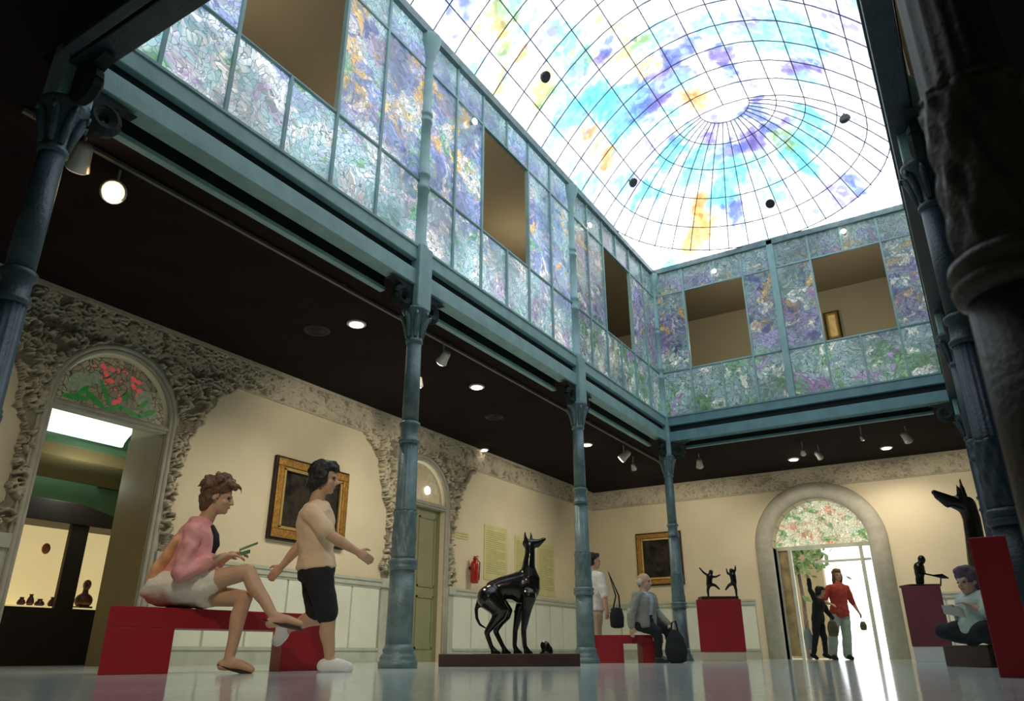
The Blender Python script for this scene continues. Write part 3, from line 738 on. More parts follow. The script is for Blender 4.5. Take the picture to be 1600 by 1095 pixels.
# plain stone arch with glazed door to the street, rear wall
d3 = struct('door_3')
def arch_sweep(mb, prof, c, s, w0, zb=0., n=30):
    """prof: (dr, dy) cross-section, swept up the jamb, round the arch and down"""
    st = [(-1, 0, zb), (-1, 0, s)]+[None]*0
    rs = []
    for z in (zb, s): rs.append([(c-(w0+dr), WFY+dy, z) for dr, dy in prof])
    for i in range(1, n): a = PI*i/n; rs.append([(c-(w0+dr)*math.cos(a), WFY+dy, s+(w0+dr)*math.sin(a)) for dr, dy in prof])
    for z in (s, zb): rs.append([(c+(w0+dr), WFY+dy, z) for dr, dy in prof])
    mb.rings(rs, True, True)
mb = MB(); arch_sweep(mb, [(0, .44), (0, .0), (.03, -.06), (.1, -.11), (.2, -.12), (.3, -.09), (.36, -.04), (.38, .01)], D3C, D3S, D3W); mb.build('stone_surround', M['stone'], d3, True)
mb = MB(); a = arch(D3C, D3W, D3S, 28); mb.add([(u, WFY+.3, z) for u, z in a], [tuple(range(len(a)))]); mb.build('fanlight', M['fan_far'], d3, fix=False)
mb = MB(); mb.box((D3C-D3W, WFY+.26, D3S-.05), (D3C+D3W, WFY+.34, D3S+.03)); mb.build('transom', M['rail'], d3)
for x in (D3C-D3W+.28, D3C+D3W-.22): MB().box((x-.035, WFY+.26, 0), (x+.035, WFY+.34, D3S-.05)).build('frame_post', M['rail'], d3)
for x in (D3C-D3W+.02, D3C+D3W-.02): MB().box((x-.02, WFY+.27, 0), (x+.02, WFY+.33, D3S-.05)).build('frame_post', M['rail'], d3)
mb = MB(); mb.box((D3C-D3W+.04, WFY+.29, .06), (D3C-D3W+.245, WFY+.31, D3S-.05)); mb.build('side_panel', mat('brown_side_panel', (.3, .24, .12), .5, 0, .4, 5), d3)
MB().box((D3C-.2, WFY+.28, 1.93), (D3C+D3W-.05, WFY+.32, 1.98)).build('glazing_bar', M['rail'], d3)

# outside the street door
kstruct(MB().box((-14, WFY+.46, -.12), (10, WFY+14, -.02)).build('ground', M['pave']))
kstruct(MB().box((-10, 23, -.02), (-3.9, 23.3, 6)).build('wall_street', mat('tan_street_wall', (.26, .2, .1), .9, 0, .2, 1)))
t = thing('tree', 'green leafy tree outside beyond the street door', 'tree', (-4.1, 20.6, 0))
MB().tube([(-4.1, 20.6, -.02), (-4.05, 20.6, 1.3), (-4.1, 20.65, 2.2)], [.06, .05, .04], 8).build('trunk', M['bark'], t, True)
mb = MB()
for i in range(420):
    c = V((-4.05, 20.6, 2.75))+V((rnd.gauss(0, .42), rnd.gauss(0, .35), rnd.gauss(0, .4)))
    a = V((rnd.uniform(-1, 1), rnd.uniform(-1, 1), rnd.uniform(-1, 1))).normalized(); b = a.orthogonal().normalized(); s_ = rnd.uniform(.09, .17)
    mb.quad(c-a*s_, c-b*s_*.5, c+a*s_, c+b*s_*.5)
o = mb.build('crown', M['leaf'], t, fix=False); o['kind'] = 'stuff'

# ------------------------------------------------------------------ room behind the first doorway
RX = -11.6
kstruct(MB().box((RX-.2, 2.2, 0), (RX, 9.2, 3.7)).build('wall_side_room', M['green']))
mb = MB(); mb.box((RX, 2.2, 0), (WLX-.72, 2.4, 3.7)); mb.box((RX, 9., 0), (WLX-.72, 9.2, 3.7)); kstruct(mb.build('wall_side_room_ends', M['green']))
kstruct(MB().box((RX-.2, 2.2, 3.6), (WLX-.72, 9.2, 3.75)).build('ceiling_side_room', M['plaster']))
t = struct('trim_11')
MB().box((-11.3, 2.4, 2.5), (-9.9, 9., 2.66)).build('dropped_soffit', M['jamb'], t)
# luminous trough over the soffit
t = thing('ceiling_light', 'bright white luminous trough high in the side room behind the carved doorway', 'light', (-9.9, 5.6, 3.0))
mb = MB(); mb.rings([[(-10.35+.28*math.sin(a)*math.sin(a), y, 2.92+.62*a/PI) for a in [PI*i/12 for i in range(13)]]+[(-10.4, y, 3.54), (-10.4, y, 2.92)] for y in (4.2, 6.02)]); mb.build('diffuser', M['tube'], t)
MB().box((-10.45, 3.9, 2.66), (-9.88, 6.2, 2.74)).build('trough_edge', M['green'], t)
# display cabinet
t = thing('display_cabinet', 'dark wood display cabinet with two lit glass cases seen through the carved doorway', 'cabinet', (-10.2, 5.35, 0))
CX = -9.95
MB().box((CX-.55, 4.3, 0), (CX, 6.6, .66)).build('base', M['darkwood'], t, bevel=.01)
MB().prism([(4.3, 1.68), (6.6, 1.68), (6.6, 1.82), (5.95, 1.83), (5.35, 1.95), (4.3, 1.95)], 0, CX-.55, CX+.05).build('pediment', M['darkwood'], t, bevel=.01)
for u0, u1 in ((4.3, 4.72), (5.33, 5.56), (6.1, 6.6)): MB().box((CX-.06, u0, .66), (CX, u1, 1.68)).build('upright', M['darkwood'], t)
MB().box((CX-.55, 4.3, .66), (CX-.5, 6.6, 1.68)).build('case_back', M['case'], t)
for u0, u1 in ((4.72, 5.33), (5.56, 6.1)): MB().box((CX-.5, u0, .66), (CX-.06, u1, .68)).build('case_floor', M['case'], t)
p = onplane(72, 857, 0, CX-.42)
t = thing('mask', 'small round terracotta mask hung on the lit back of the cabinet', 'mask', p); mb = MB()
AX = (V((0,1,0)), V((1,0,0)), V((0,0,1)))
mb.ell(p, AX, (.055, .035, .07)); mb.ell(p+V((.035,0,-.005)), AX, (.012, .02, .022)); mb.ell(p+V((.03,-.02,.02)), AX, (.014, .01, .008)); mb.ell(p+V((.03,.02,.02)), AX, (.014, .01, .008)); mb.ell(p+V((.028,0,-.035)), AX, (.022, .01, .008))
remesh(mb, 'face', M['clay'], t, .006, 2)
MB().tube([p+V((-.02,0,.05)), p+V((-.06,0,.06))], .006, 6).build('hook', M['darkwood'], t)
for i, (px, w, h, lab) in enumerate([(33, .05, .1, 'small dark jar at the outer end of the cabinet floor'), (47, .045, .14, 'slim dark bottle next to the jar on the cabinet floor'), (62, .06, .09, 'squat maroon bowl below the terracotta mask'), (82, .055, .12, 'maroon vase at the inner end of the cabinet floor')]):
    p = onplane(px, 940, 0, CX-.25)
    t = thing('ceramic_pot', lab, 'pot', (p.x, p.y, .682), 'small pots on the floor of the lit case')
    c = (p.x, p.y, .682)
    MB().lathe([(0, w*.6), (h*.3, w), (h*.6, w*.8), (h*.82, w*.45), (h*.9, w*.4)], c, 16).build('body', M['maroon'], t, True)
    MB().lathe([(h*.9, w*.42), (h*.95, w*.6), (h, w*.55)], c, 16).build('rim', M['maroon'], t, True)
p = onplane(160, 905, 0, CX-.3); pz = .682
t = thing('dark_bust', 'dark bust in the narrower lit case of the cabinet', 'sculpture', (p.x, 5.82, pz)); mb = MB(); c = V((p.x, 5.85, pz))
mb.ell(c+V((0,0,.1)), AX, (.12, .08, .1)); mb.limb([c+V((0,0,.17)), c+V((0,0,.24))], [.04, .035]); mb.ell(c+V((.01,0,.3)), AX, (.05, .06, .07)); mb.ell(c+V((.07,0,.29)), AX, (.012, .02, .015)); remesh(mb, 'head_and_shoulders', M['maroon'], t, .012, 2)
MB().box((c.x-.08, c.y-.09, pz), (c.x+.08, c.y+.09, pz+.03)).build('foot', M['darkwood'], t)
t = thing('wall_speaker', 'black box fixed high on the green wall of the side room', 'speaker', (RX+.1, 6.6, 2.4))
pa, pb = onplane(172, 727, 0, RX+.25), onplane(197, 765, 0, RX+.25)
MB().box((RX+.001, pa.y, pb.z), (RX+.25, pa.y+.42, pa.z+.05)).build('cabinet_box', M['blackplastic'], t, bevel=.01)
MB().box((RX+.25, pa.y+.04, pb.z+.05), (RX+.26, pa.y+.38, pa.z)).build('grille', M['darkwood'], t)

# ------------------------------------------------------------------ pictures, notices and extinguisher
def painting(label, ax, w, sgn, u0, u1, z0, z1, fw_=.14, seed=0):
    t = thing('framed_painting', label, 'painting', (w, (u0+u1)/2, z0) if ax == 0 else ((u0+u1)/2, w, z0))
    def bx(mb, a, b, t0, t1, c, d):
        l, h = sorted((w+sgn*t0, w+sgn*t1)); mb.box((l, a, c), (h, b, d)) if ax == 0 else mb.box((a, l, c), (b, h, d))
    mb = MB(); f = fw_
    for a, b, c, d in ((u0, u1, z0, z0+f), (u0, u1, z1-f, z1), (u0, u0+f, z0+f, z1-f), (u1-f, u1, z0+f, z1-f)): bx(mb, a, b, .0, .06, c, d)
    fr = mb.build('outer_frame', M['darkwood'], t, bevel=.008)
    mb = MB(); g = .03
    for a, b, c, d in ((u0+g, u1-g, z0+g, z0+f-.03), (u0+g, u1-g, z1-f+.03, z1-g), (u0+g, u0+f-.03, z0+f-.03, z1-f+.03), (u1-f+.03, u1-g, z0+f-.03, z1-f+.03)): bx(mb, a, b, .055, .085, c, d)
    mb.build('carved_gilding', M['gold'], fr, bevel=.01)
    mb = MB()
    for a, b, c, d in ((u0+f-.02, u1-f+.02, z0+f-.02, z0+f+.02), (u0+f-.02, u1-f+.02, z1-f-.02, z1-f+.02), (u0+f-.02, u0+f+.02, z0+f, z1-f), (u1-f-.02, u1-f+.02, z0+f, z1-f)): bx(mb, a, b, .05, .075, c, d)
    mb.build('inner_slip', mat('bright_gilt', (.66, .46, .16), .3, .5, .15, 20), fr)
    mb = MB(); bx(mb, u0+f, u1-f, .01, .03, z0+f, z1-f); mb.build('canvas', M['oil'], t)
painting('dark oil painting in a carved gilt frame on the wall behind the walking person', 0, WLX, 1, 7.03, 8.5, 1.58, 2.74, .17, 1)
painting('dark oil painting in a gilt frame on the rear wall above the seated man', 1, WFY, -1, -7.12, -5.98, 1.6, 2.82, .16, 2)
pa, pb = onplane(1286, 490, 1, WFY-.02), onplane(1322, 529, 1, WFY-.02)
painting('small pale yellow picture in a dark frame upstairs behind the right rear opening', 1, WFY, -1, pa.x, pb.x-.05, pb.z, pa.z, .07, 3)
for c in bpy.data.objects:
    if c.name.startswith('canvas') and c.parent and 'pale yellow' in c.parent['label']: c.data.materials[0] = mat('yellow_picture', (.6, .45, .2), .6, 0, .3, 8, emit=(.6, .42, .16), es=.25)

def notice(label, y0, y1, z0, z1, lines, text=True):
    t = thing('wall_sign', label, 'sign', (WLX, (y0+y1)/2, z0))
    MB().box((WLX, y0, z0), (WLX+.012, y1, z1)).build('panel', M['sheet'], t)
    if lines:
        mb = MB(); h = (z1-z0)*.8/lines
        for i in range(lines):
            z = z1-(z1-z0)*.1-h*i; mb.box((WLX+.011, y0+.08*(y1-y0), z-h*.55), (WLX+.014, y0+(.92 if i % 5 != 4 else .55)*(y1-y0), z-h*.15))
        mb.build('lines_of_print', M['ink'], t)
    return t
notice('tall pale green text panel on the left wall behind the greyhound statue', 12.4, 13.25, 1.45, 2.5, 22)
notice('narrow pale green text panel beside the greyhound head, near the far iron column', 14.5, 15.25, 1.28, 2.38, 22)
notice('small pale yellow sign above the red fire extinguisher', 11.4, 11.85, 2.12, 2.24, 2)
notice('narrow pale panel between the two tall green text panels', 13.55, 14.1, 1.55, 2.42, 18)

t = thing('fire_extinguisher', 'red fire extinguisher hung on the wall left of the greyhound statue', 'fire extinguisher', (WLX+.1, 11.95, 1.34))
c = (WLX+.1, 11.95, 1.34)
MB().lathe([(0, .065), (.02, .075), (.34, .075), (.39, .06), (.41, .03), (.43, .028)], c, 20).build('cylinder', M['ext'], t, True)
mb = MB(); mb.box((c[0]-.03, c[1]-.02, c[2]+.43), (c[0]+.06, c[1]+.02, c[2]+.455)); mb.box((c[0]-.02, c[1]-.02, c[2]+.47), (c[0]+.08, c[1]+.02, c[2]+.485)); mb.tube([(c[0], c[1], c[2]+.42), (c[0], c[1], c[2]+.48)], .02, 10); mb.build('valve_handle', M['ext'], t)
MB().tube([(c[0]+.02, c[1]+.03, c[2]+.44), (c[0]+.05, c[1]+.1, c[2]+.38), (c[0]+.04, c[1]+.1, c[2]+.2), (c[0]+.03, c[1]+.09, c[2]+.06)], [.01, .01, .01, .018], 8).build('hose', M['blackplastic'], t, True)
MB().box((WLX, c[1]-.05, c[2]+.25), (c[0]-.06, c[1]+.05, c[2]+.3)).build('wall_bracket', M['blackplastic'], t)

# ------------------------------------------------------------------ lamps under the gallery
def lamp(kind, loc, power, col=(1, .86, .66), size=2.2, blend=.7, aim=None, rad=.05):
    l = bpy.data.lights.new('warm_spot', kind); l.energy = power; l.color = col
    if kind == 'SPOT': l.spot_size = size; l.spot_blend = blend; l.shadow_soft_size = rad
    if kind == 'POINT': l.shadow_soft_size = rad
    o = bpy.data.objects.new('warm_spot', l); o.location = loc; COL.objects.link(o)
    d = (V(aim)-V(loc)) if aim else V((0, 0, -1)); o.rotation_euler = d.to_track_quat('-Z', 'Y').to_euler()
    return o
t = thing('lighting_track', 'long thin lighting track fixed along the dark ceiling behind the iron columns', 'track', (-5.5, 7, ZC))
MB().box((-5.485, 1.9, ZC-.05), (-5.45, 15.2, ZC-.02)).build('rail', M['trackgrey'], t)
for i in range(9): MB().box((-5.48, 2.2+1.55*i, ZC-.02), (-5.455, 2.26+1.55*i, ZC)).build('ceiling_clip', M['trackgrey'], t)
def downlight(px, py, lab, lit=True, r=.09, pw=68):
    p = onplane(px, py, 2, ZC-.02)
    t = thing('ceiling_downlight', lab, 'ceiling light', (p.x, p.y, ZC), 'round downlights in the dark ceiling')
    mb = MB(); n = 24
    mb.lathe([(ZC-.001, r+.03), (ZC-.02, r+.03), (ZC-.025, r)], (p.x, p.y, 0), n); mb.build('ring', M['fix'] if lit else M['shade'], t)
    MB().lathe([(ZC-.034, r*.9), (ZC-.026, r*.98)], (p.x, p.y, 0), n).build('lens', M['lit'] if lit else M['dimlamp'], t)
    if lit and pw: lamp('SPOT', (p.x, p.y, ZC-.06), pw, size=2.3, aim=(p.x-.55 if p.x < -5 else p.x, p.y+(.5 if p.y > 15 else 0), 0))
downlight(557, 507, 'lit round downlight in the dark ceiling left of the iron column by the walking person', pw=120)
downlight(745, 605, 'lit round downlight in the dark ceiling above the greyhound statue', pw=95)
downlight(917, 695, 'lit round downlight peeping out behind the iron column beside the greyhound plinth')
downlight(757, 703, 'small lit downlight close to the carved frieze above the greyhound', True, .06, 0)
downlight(1240, 718, 'lit round downlight in the ceiling just left above the street door arch')
downlight(1385, 700, 'lit round downlight in the ceiling right of the street door arch')
for px, py, lab in ((495, 517, 'unlit dim oval vent in the dark ceiling left of the lit downlight'), (772, 652, 'unlit dim oval vent in the dark ceiling above the greyhound head')):
    p = onplane(px, py, 2, ZC-.01)
    t = thing('ceiling_vent', lab, 'vent', (p.x, p.y, ZC), 'dim oval vents in the dark ceiling')
    MB().lathe([(ZC-.001, .17), (ZC-.015, .16)], (p.x, p.y, 0), 24).build('rim', mat('vent_brown', (.035, .022, .02), .7), t)
    mb = MB()
    for k in (.04, .08, .12): mb.tube([(p.x+k*math.cos(a), p.y+k*math.sin(a), ZC-.02) for a in [2*PI*i/20 for i in range(21)]], .008, 5)
    mb.build('slat', mat('vent_slat', (.05, .033, .03), .7), t)
def spot(px, py, lab, aim, power=60, m='lit', z=3.72, body='fix', sz=1., face=None):
    p = onplane(px, py, 2, z)
    t = thing('spotlight', lab, 'spotlight', (p.x, p.y, ZC), 'spotlights hung below the dark ceiling')
    d = (V(face or aim)-p).normalized()
    MB().tube([(p.x, p.y, ZC-.0005), (p.x, p.y, p.z+.04)], .011, 8).build('stem', M[body], t)
    MB().tube([p-d*.1*sz, p-d*.08*sz, p, p+d*.05*sz, p+d*.055*sz], [.025*sz, .042*sz, .05*sz, .062*sz, .055*sz], 16).build('housing', M[body], t, True)
    t = bpy.data.objects[[o.name for o in t.children if o.name.startswith('housing')][0]]
    MB().tube([p+d*.05*sz, p+d*.062*sz], [.052*sz, .048*sz], 16).build('lens', M[m], t)
    if power: lamp('SPOT', p+d*.09*sz, power, size=1.9, aim=aim)
spot(180, 300, 'glaring lit spotlight near the leftmost iron column', (-7.6, 4.4, .8), 95, 'hot', sz=1.7, face=(-2.2, .2, 1.2))
spot(125, 250, 'unlit pale spotlight box beside the leftmost capital', (-8, 3.2, 1.5), 0, 'dimlamp', sz=1.5)
spot(693, 560, 'pale spotlight hung from the track right of the iron column by the walking person', (-8.1, 8.3, 2.0), 75, sz=1.3)
spot(655, 598, 'spotlight half hidden behind the iron column by the walking person', (-8.2, 10.4, 1.2), 45)
spot(975, 713, 'large pale spotlight with tilted head left of the rear corner column', (-8.2, 13.2, 1.8), 75, sz=1.5)
spot(990, 730, 'small white spotlight just below the large tilted one', (-6.5, 17.3, 2.0), 58)
spot(1093, 725, 'pale square spotlight right of the rear corner column', (-5.3, 17.3, 1.5), 58, 'dimlamp', sz=1.3)
spot(1255, 707, 'small lit spotlight right next to the downlight above the street door', (-3.0, 17.3, 2.8), 20, sz=.9)
spot(1280, 712, 'dull pinkish spotlight above the crown of the street door arch', (-1.2, 17.3, 1.8), 45, 'dimlamp', sz=1.1)
spot(1347, 685, 'tiny spotlight in the ceiling between the two rear downlights', (-.8, 17.3, 1.2), 40, sz=.6)
spot(1417, 684, 'grey unlit spotlight nearest the right rear column', (.4, 17.3, 1.8), 48, 'dimlamp', sz=1.4)
# added bulbs on the glazing, standing in for lamps glowing through the glass
for px, py, ax, w, lab in ((741, 190, 0, XL, 'bright lamp on the glazing beside the second clear gallery opening'), (1318, 362, 1, YD, 'bright lamp on the glazing above the right rear opening'), (921, 352, 0, XL, 'pale lamp on the glazing beside the third clear gallery opening'), (1116, 424, 1, YD, 'pale lamp on the glazing above the left rear opening')):
    o = .06 if ax == 0 else -.06
    p = onplane(px, py, ax, w+o)
    n_ = V((1, 0, 0)) if ax == 0 else V((0, -1, 0))
    t = thing('gallery_lamp', lab, 'lamp', p, 'small lamps on the gallery glazing')
    MB().tube([p-n_*.055, p-n_*.01], .03, 12).build('mount', M['teal'], t)
    MB().tube([p-n_*.01, p+n_*.02, p+n_*.03], [.035, .045, .03], 14).build('bulb_glass', M['lit'], t, True)

# ------------------------------------------------------------------ benches and pedestals
def obox(mb, c, du, dv, z0, z1, u, v_):
    """box about c (ground point) with half sizes du along u, dv along v_"""
    c = V((c[0], c[1], 0)); P = [c-u*du-v_*dv, c+u*du-v_*dv, c+u*du+v_*dv, c-u*du+v_*dv]
    return mb.add([p+V((0,0,z0)) for p in P]+[p+V((0,0,z1)) for p in P], [(3,2,1,0),(4,5,6,7),(0,1,5,4),(1,2,6,5),(2,3,7,6),(3,0,4,7)])
def bench(label, a, b, wid, thick, h, bl=.23, group='red benches'):
    a, b = V((a[0], a[1], 0)), V((b[0], b[1], 0)); u = (b-a).normalized(); v_ = V((-u.y, u.x, 0)); L = (b-a).length
    t = thing('red_bench', label, 'bench', (a+b)/2, group)
    obox(MB(), (a+b)/2, L/2+bl, wid/2, h-thick, h, u, v_).build('seat', M['red'], t, bevel=.006)
    for p in (a, b): obox(MB(), p, bl, wid/2, 0, h-thick, u, v_).build('leg', M['red'], t, bevel=.006)
    return t
ba, bb = pp(152, 1053, 5.05), pp(510, 1047, 6.4); ba.z = bb.z = 0
u = (bb-ba).normalized(); v_ = V((ray(165, 1000).x, ray(165, 1000).y, 0)).normalized()   # its ends are cut square to the room, not to its length
def along(px):                                     # point of the bench's front edge seen at px
    lo, hi = 0., 1.
    for _ in range(30):
        m_ = (lo+hi)/2; d_ = ba.lerp(bb, m_)-CAM; x_ = 800+FPX*d_.dot(RT)/d_.dot(FW)
        lo, hi = (m_, hi) if x_ < px else (lo, m_)
    return ba.lerp(bb, lo)
t = thing('red_bench', 'long red bench on which the woman in a pink blouse sits', 'bench', (ba+bb)/2+v_*.21)
def seg(a, b, z0, z1, name, d=.42): return obox(MB(), (a+b)/2+v_*d/2, (b-a).length/2, d/2, z0, z1, u, v_).build(name, M['red'], t, bevel=.005)
seg(ba, bb, .285, .415, 'seat'); seg(ba, along(262), 0, .285, 'leg'); seg(along(436), bb, 0, .285, 'leg')
b2a, b2b = pp(950, 1036, 11.3), pp(1012, 1036, 11.3)
t = thing('red_bench', 'short red bench on which the man in the grey jacket sits', 'bench', (b2a.x, b2a.y, 0))
for q, w_ in ((b2a, .2), (b2b, .2)): obox(MB(), q, w_ if q is b2a else .1, .22, 0, .25, RH, FH).build('leg', M['red'], t, bevel=.005)
obox(MB(), (b2a+b2b)/2, (b2b-b2a).length/2+.2, .22, .25, .36, RH, FH).build('seat', M['red'], t, bevel=.005)

def pedestal(label, px0, px1, ytop, ybot, D, m, base_m, bh, depth=.5):
    a, b = pp(px0, ybot, D), pp(px1, ybot, D); top = pp((px0+px1)/2, ytop, D).z
    m_ = (a+b)/2; vd = V((m_.x, m_.y, 0)).normalized(); vs_ = V((vd.y, -vd.x, 0)); hw = (b-a).length/2*vs_.dot(RH)
    c = m_+vd*depth/2
    t = thing('pedestal', label, 'pedestal', (c.x, c.y, 0))
    if bh: obox(MB(), c, hw*.97, depth/2*.97, 0, bh, vs_, vd).build('base', base_m, t, bevel=.004)
    obox(MB(), c, hw, depth/2, bh, top, vs_, vd).build('block', m, t, bevel=.005)
    return c, top, hw
PL = pedestal('red display pedestal with bronze dancers left of the street door', 1096, 1168, 936, 1033, 13.2, M['red'], M['beige'], .14)
PR = pedestal('dull purplish red pedestal on a white base right of the street door', 1430, 1494, 915, 1036, 11.0, M['redold'], M['white'], .2)
PN = pedestal('tall bright red pedestal beside the nearest dark pillar', 1562, 1625, 838, 1057, 4.02, M['red'], M['red'], 0, .28)

# ------------------------------------------------------------------ greyhound statues
def hound(name, label, pts, D0, base, flip=None, mirror_head=False):
    pass
DD = 8.35
def dogp(px, py, off=0.): return pp(px, py, DD, off)
dog = thing('greyhound_statue', 'black bronze greyhound standing with raised head, facing right, on a low plinth', 'statue', dogp(795, 1042))
dog.location.z = 0
mb = MB()
U3 = V((0, 0, 1))
S = [(751, 938, .075, .06), (762, 929, .13, .1), (782, 918, .115, .09), (799, 916, .135, .1), (816, 918, .19, .12), (830, 915, .185, .115), (840, 913, .12, .08)]
mb.loft([(dogp(x, y), FH, U3, rb, ra) for x, y, ra, rb in S])
mb.limb([dogp(826, 903), dogp(826, 886), dogp(828, 866), dogp(828, 852)], [.115, .075, .058, .055])
mb.limb([dogp(823, 849), dogp(832, 849), dogp(841, 847), dogp(851, 842)], [.05, .052, .034, .02])
mb.limb([dogp(840, 853), dogp(848, 847)], [.022, .012])
for s_, e in ((-.03, (820, 828)), (.03, (829, 830))): mb.limb([dogp(e[0]+2, 848, s_), dogp(e[0]+1, 840, s_*1.1), dogp(e[0], e[1], s_*1.2)], [.024, .02, .005])
for off, P in ((-.085, [(826, 932), (823, 952), (818, 985), (820, 1010), (825, 1018)]), (.085, [(820, 932), (812, 952), (805, 985), (804, 1010), (809, 1018)])):
    mb.limb([dogp(x, y, off) for x, y in P], [.085, .055, .03, .025, .03])
    mb.limb([dogp(P[-1][0]-3, 1019, off), dogp(P[-1][0]+5, 1020, off)], [.03, .022])
for off, P in ((-.085, [(764, 934), (784, 955), (772, 972), (760, 988), (768, 1011), (774, 1018)]), (.085, [(768, 934), (790, 957), (781, 972), (774, 986), (786, 1010), (790, 1017)])):
    mb.limb([dogp(x, y, off) for x, y in P], [.13, .085, .05, .03, .024, .03])
    mb.limb([dogp(P[-1][0]-3, 1019, off), dogp(P[-1][0]+6, 1020, off)], [.03, .022])
mb.limb([dogp(749, 938), dogp(744, 952), dogp(745, 966), dogp(750, 976), dogp(759, 981)], [.03, .022, .019, .016, .012])
remesh(mb, 'body', M['bronze'], dog, .012, 5)
zt = dogp(800, 1021).z
c = dogp(796, 1043)
obox(MB(), c, .71, .3, 0, zt, RH, FH).build('base', M['brownbase'], dog, bevel=.008)
mb = MB(); q = dogp(853, 1013); mb.ell(q, (RH, FH, U3), (.05, .05, .075)); mb.ell(q+RH*.035-U3*.02, (RH, FH, U3), (.04, .045, .05)); mb.ell(q-RH*.03+U3*.03, (RH, FH, U3), (.03, .03, .04)); mb.ell(q-U3*.05, (RH, FH, U3), (.075, .06, .025)); remesh(mb, 'bronze_mask', M['bronze'], dog, .01, 2)

D2 = 7.15
dog2 = thing('greyhound_statue', 'dark bronze greyhound facing left with long muzzle, half hidden by the tall red pedestal', 'statue', (0, 0, 0))
o2 = pp(1545, 1040, D2); o2.z = 0; dog2.location = o2
def dp(px, py, off=0.): return pp(px, py, D2, off+.22)
mb = MB(); K = 1.3
mb.limb([dp(1459, 769), dp(1472, 776), dp(1488, 784), dp(1502, 787), dp(1512, 790)], [.028, .045, .06, .085, .08])
mb.limb([dp(1462, 776), dp(1480, 789)], [.018, .03])
for s_, e in ((-.05, (1494, 757)), (.05, (1499, 746))): mb.limb([dp(e[0]+9, 782, s_), dp(e[0]+5, 768, s_*1.1), dp(e[0], e[1], s_*1.2)], [.035, .03, .008])
mb.limb([dp(1510, 788), dp(1518, 810), dp(1523, 840), dp(1532, 868), dp(1542, 890)], [.085, .08, .085, .12, .16])
mb.loft([(dp(x, y), FH, U3, rb*K, ra*K) for x, y, ra, rb in ((1533, 889, .1, .08), (1550, 892, .165, .11), (1568, 898, .185, .115), (1588, 896, .14, .1), (1610, 900, .11, .09), (1640, 910, .12, .1), (1655, 925, .06, .05))])
for off, P in ((-.11, [(1560, 915), (1563, 940), (1566, 975), (1565, 998)]), (.11, [(1564, 915), (1570, 940), (1575, 975), (1574, 998)])):
    mb.limb([dp(x, y, off) for x, y in P], [.11, .07, .04, .035]); mb.limb([dp(P[-1][0]+3, 1004, off), dp(P[-1][0]-7, 1006, off)], [.04, .03])
for off, P in ((-.11, [(1635, 918), (1612, 945), (1640, 975), (1630, 1000)]), (.11, [(1640, 918), (1622, 945), (1652, 975), (1642, 1000)])):
    mb.limb([dp(x, y, off) for x, y in P], [.16, .09, .04, .032]); mb.limb([dp(P[-1][0]+3, 1004, off), dp(P[-1][0]-8, 1006, off)], [.04, .03])
mb.limb([dp(1655, 920), dp(1668, 950), dp(1666, 980)], [.035, .026, .016])
remesh(mb, 'body', M['bronze'], dog2, .016, 4)
z2 = dp(1520, 1008).z
e0, e1 = dp(1512, 1038, -.15), dp(1668, 1038, -.15)
obox(MB(), (e0+e1)/2, (e1-e0).length/2, .36, 0, z2, RH, FH).build('base', M['brownbase'], dog2, bevel=.008)

# ------------------------------------------------------------------ small bronzes on the pedestals
def figurine(mb, D, P, k):
    """P: pixel joints of a small figure; k: limb thickness"""
    q = lambda n: pp(*P[n], D)
    mb.limb([q('hip'), q('chest')], [.032*k, .036*k]); mb.limb([q('chest'), q('head')], [.016*k, .016*k]); mb.ell(q('head'), (RH, FH, U3), (.026*k, .024*k, .03*k))
    for a in ('arm1', 'arm2'):
        if a in P: mb.limb([q('chest')]+[pp(x, y, D) for x, y in P[a]], [.016*k, .012*k, .009*k][:1+len(P[a])])
    for a in ('leg1', 'leg2'): mb.limb([q('hip')]+[pp(x, y, D) for x, y in P[a]], [.022*k, .016*k, .011*k][:1+len(P[a])])
c, top, hw = PL
t = thing('bronze_sculpture', 'bronze pair of leaping dancers with flung arms on the red pedestal by the street door', 'sculpture', (c.x, c.y, top))
obox(MB(), c, hw*.86, .14, top, top+.055, RH, FH).build('base', M['brownbase'], t)
Dc = 13.2+.25
mb = MB(); figurine(mb, Dc, dict(hip=(1108, 913), chest=(1109, 901), head=(1111, 894), arm1=[(1099, 894), (1093, 887)], arm2=[(1119, 901), (1125, 898)], leg1=[(1117, 914), (1124, 920)], leg2=[(1106, 922), (1107, 932)]), 1.6); remesh(mb, 'left_dancer', M['bronze'], t, .012, 2)
mb = MB(); figurine(mb, Dc, dict(hip=(1147, 910), chest=(1145, 899), head=(1143, 892), arm1=[(1149, 890), (1149, 884)], arm2=[(1137, 896), (1135, 889)], leg1=[(1139, 914), (1134, 921)], leg2=[(1150, 921), (1151, 932)]), 1.6); remesh(mb, 'right_dancer', M['bronze'], t, .012, 2)
c, top, hw = PR
t = thing('bronze_sculpture', 'dark bronze of an upright figure with an outstretched blade on the dull red pedestal', 'sculpture', (c.x, c.y, top))
obox(MB(), c, hw*.9, .16, top, top+.03, RH, FH).build('base', M['brownbase'], t)
Dc = 11.25
mb = MB(); figurine(mb, Dc, dict(hip=(1437, 897), chest=(1436, 886), head=(1440, 874), arm1=[(1442, 888), (1445, 895)], arm2=[(1433, 892), (1434, 900)], leg1=[(1439, 906), (1441, 912)], leg2=[(1434, 905), (1434, 912)]), 2.1); mb.limb([pp(1437, 890, Dc), pp(1438, 908, Dc)], [.05, .055]); remesh(mb, 'figure', M['bronze'], t, .012, 2)
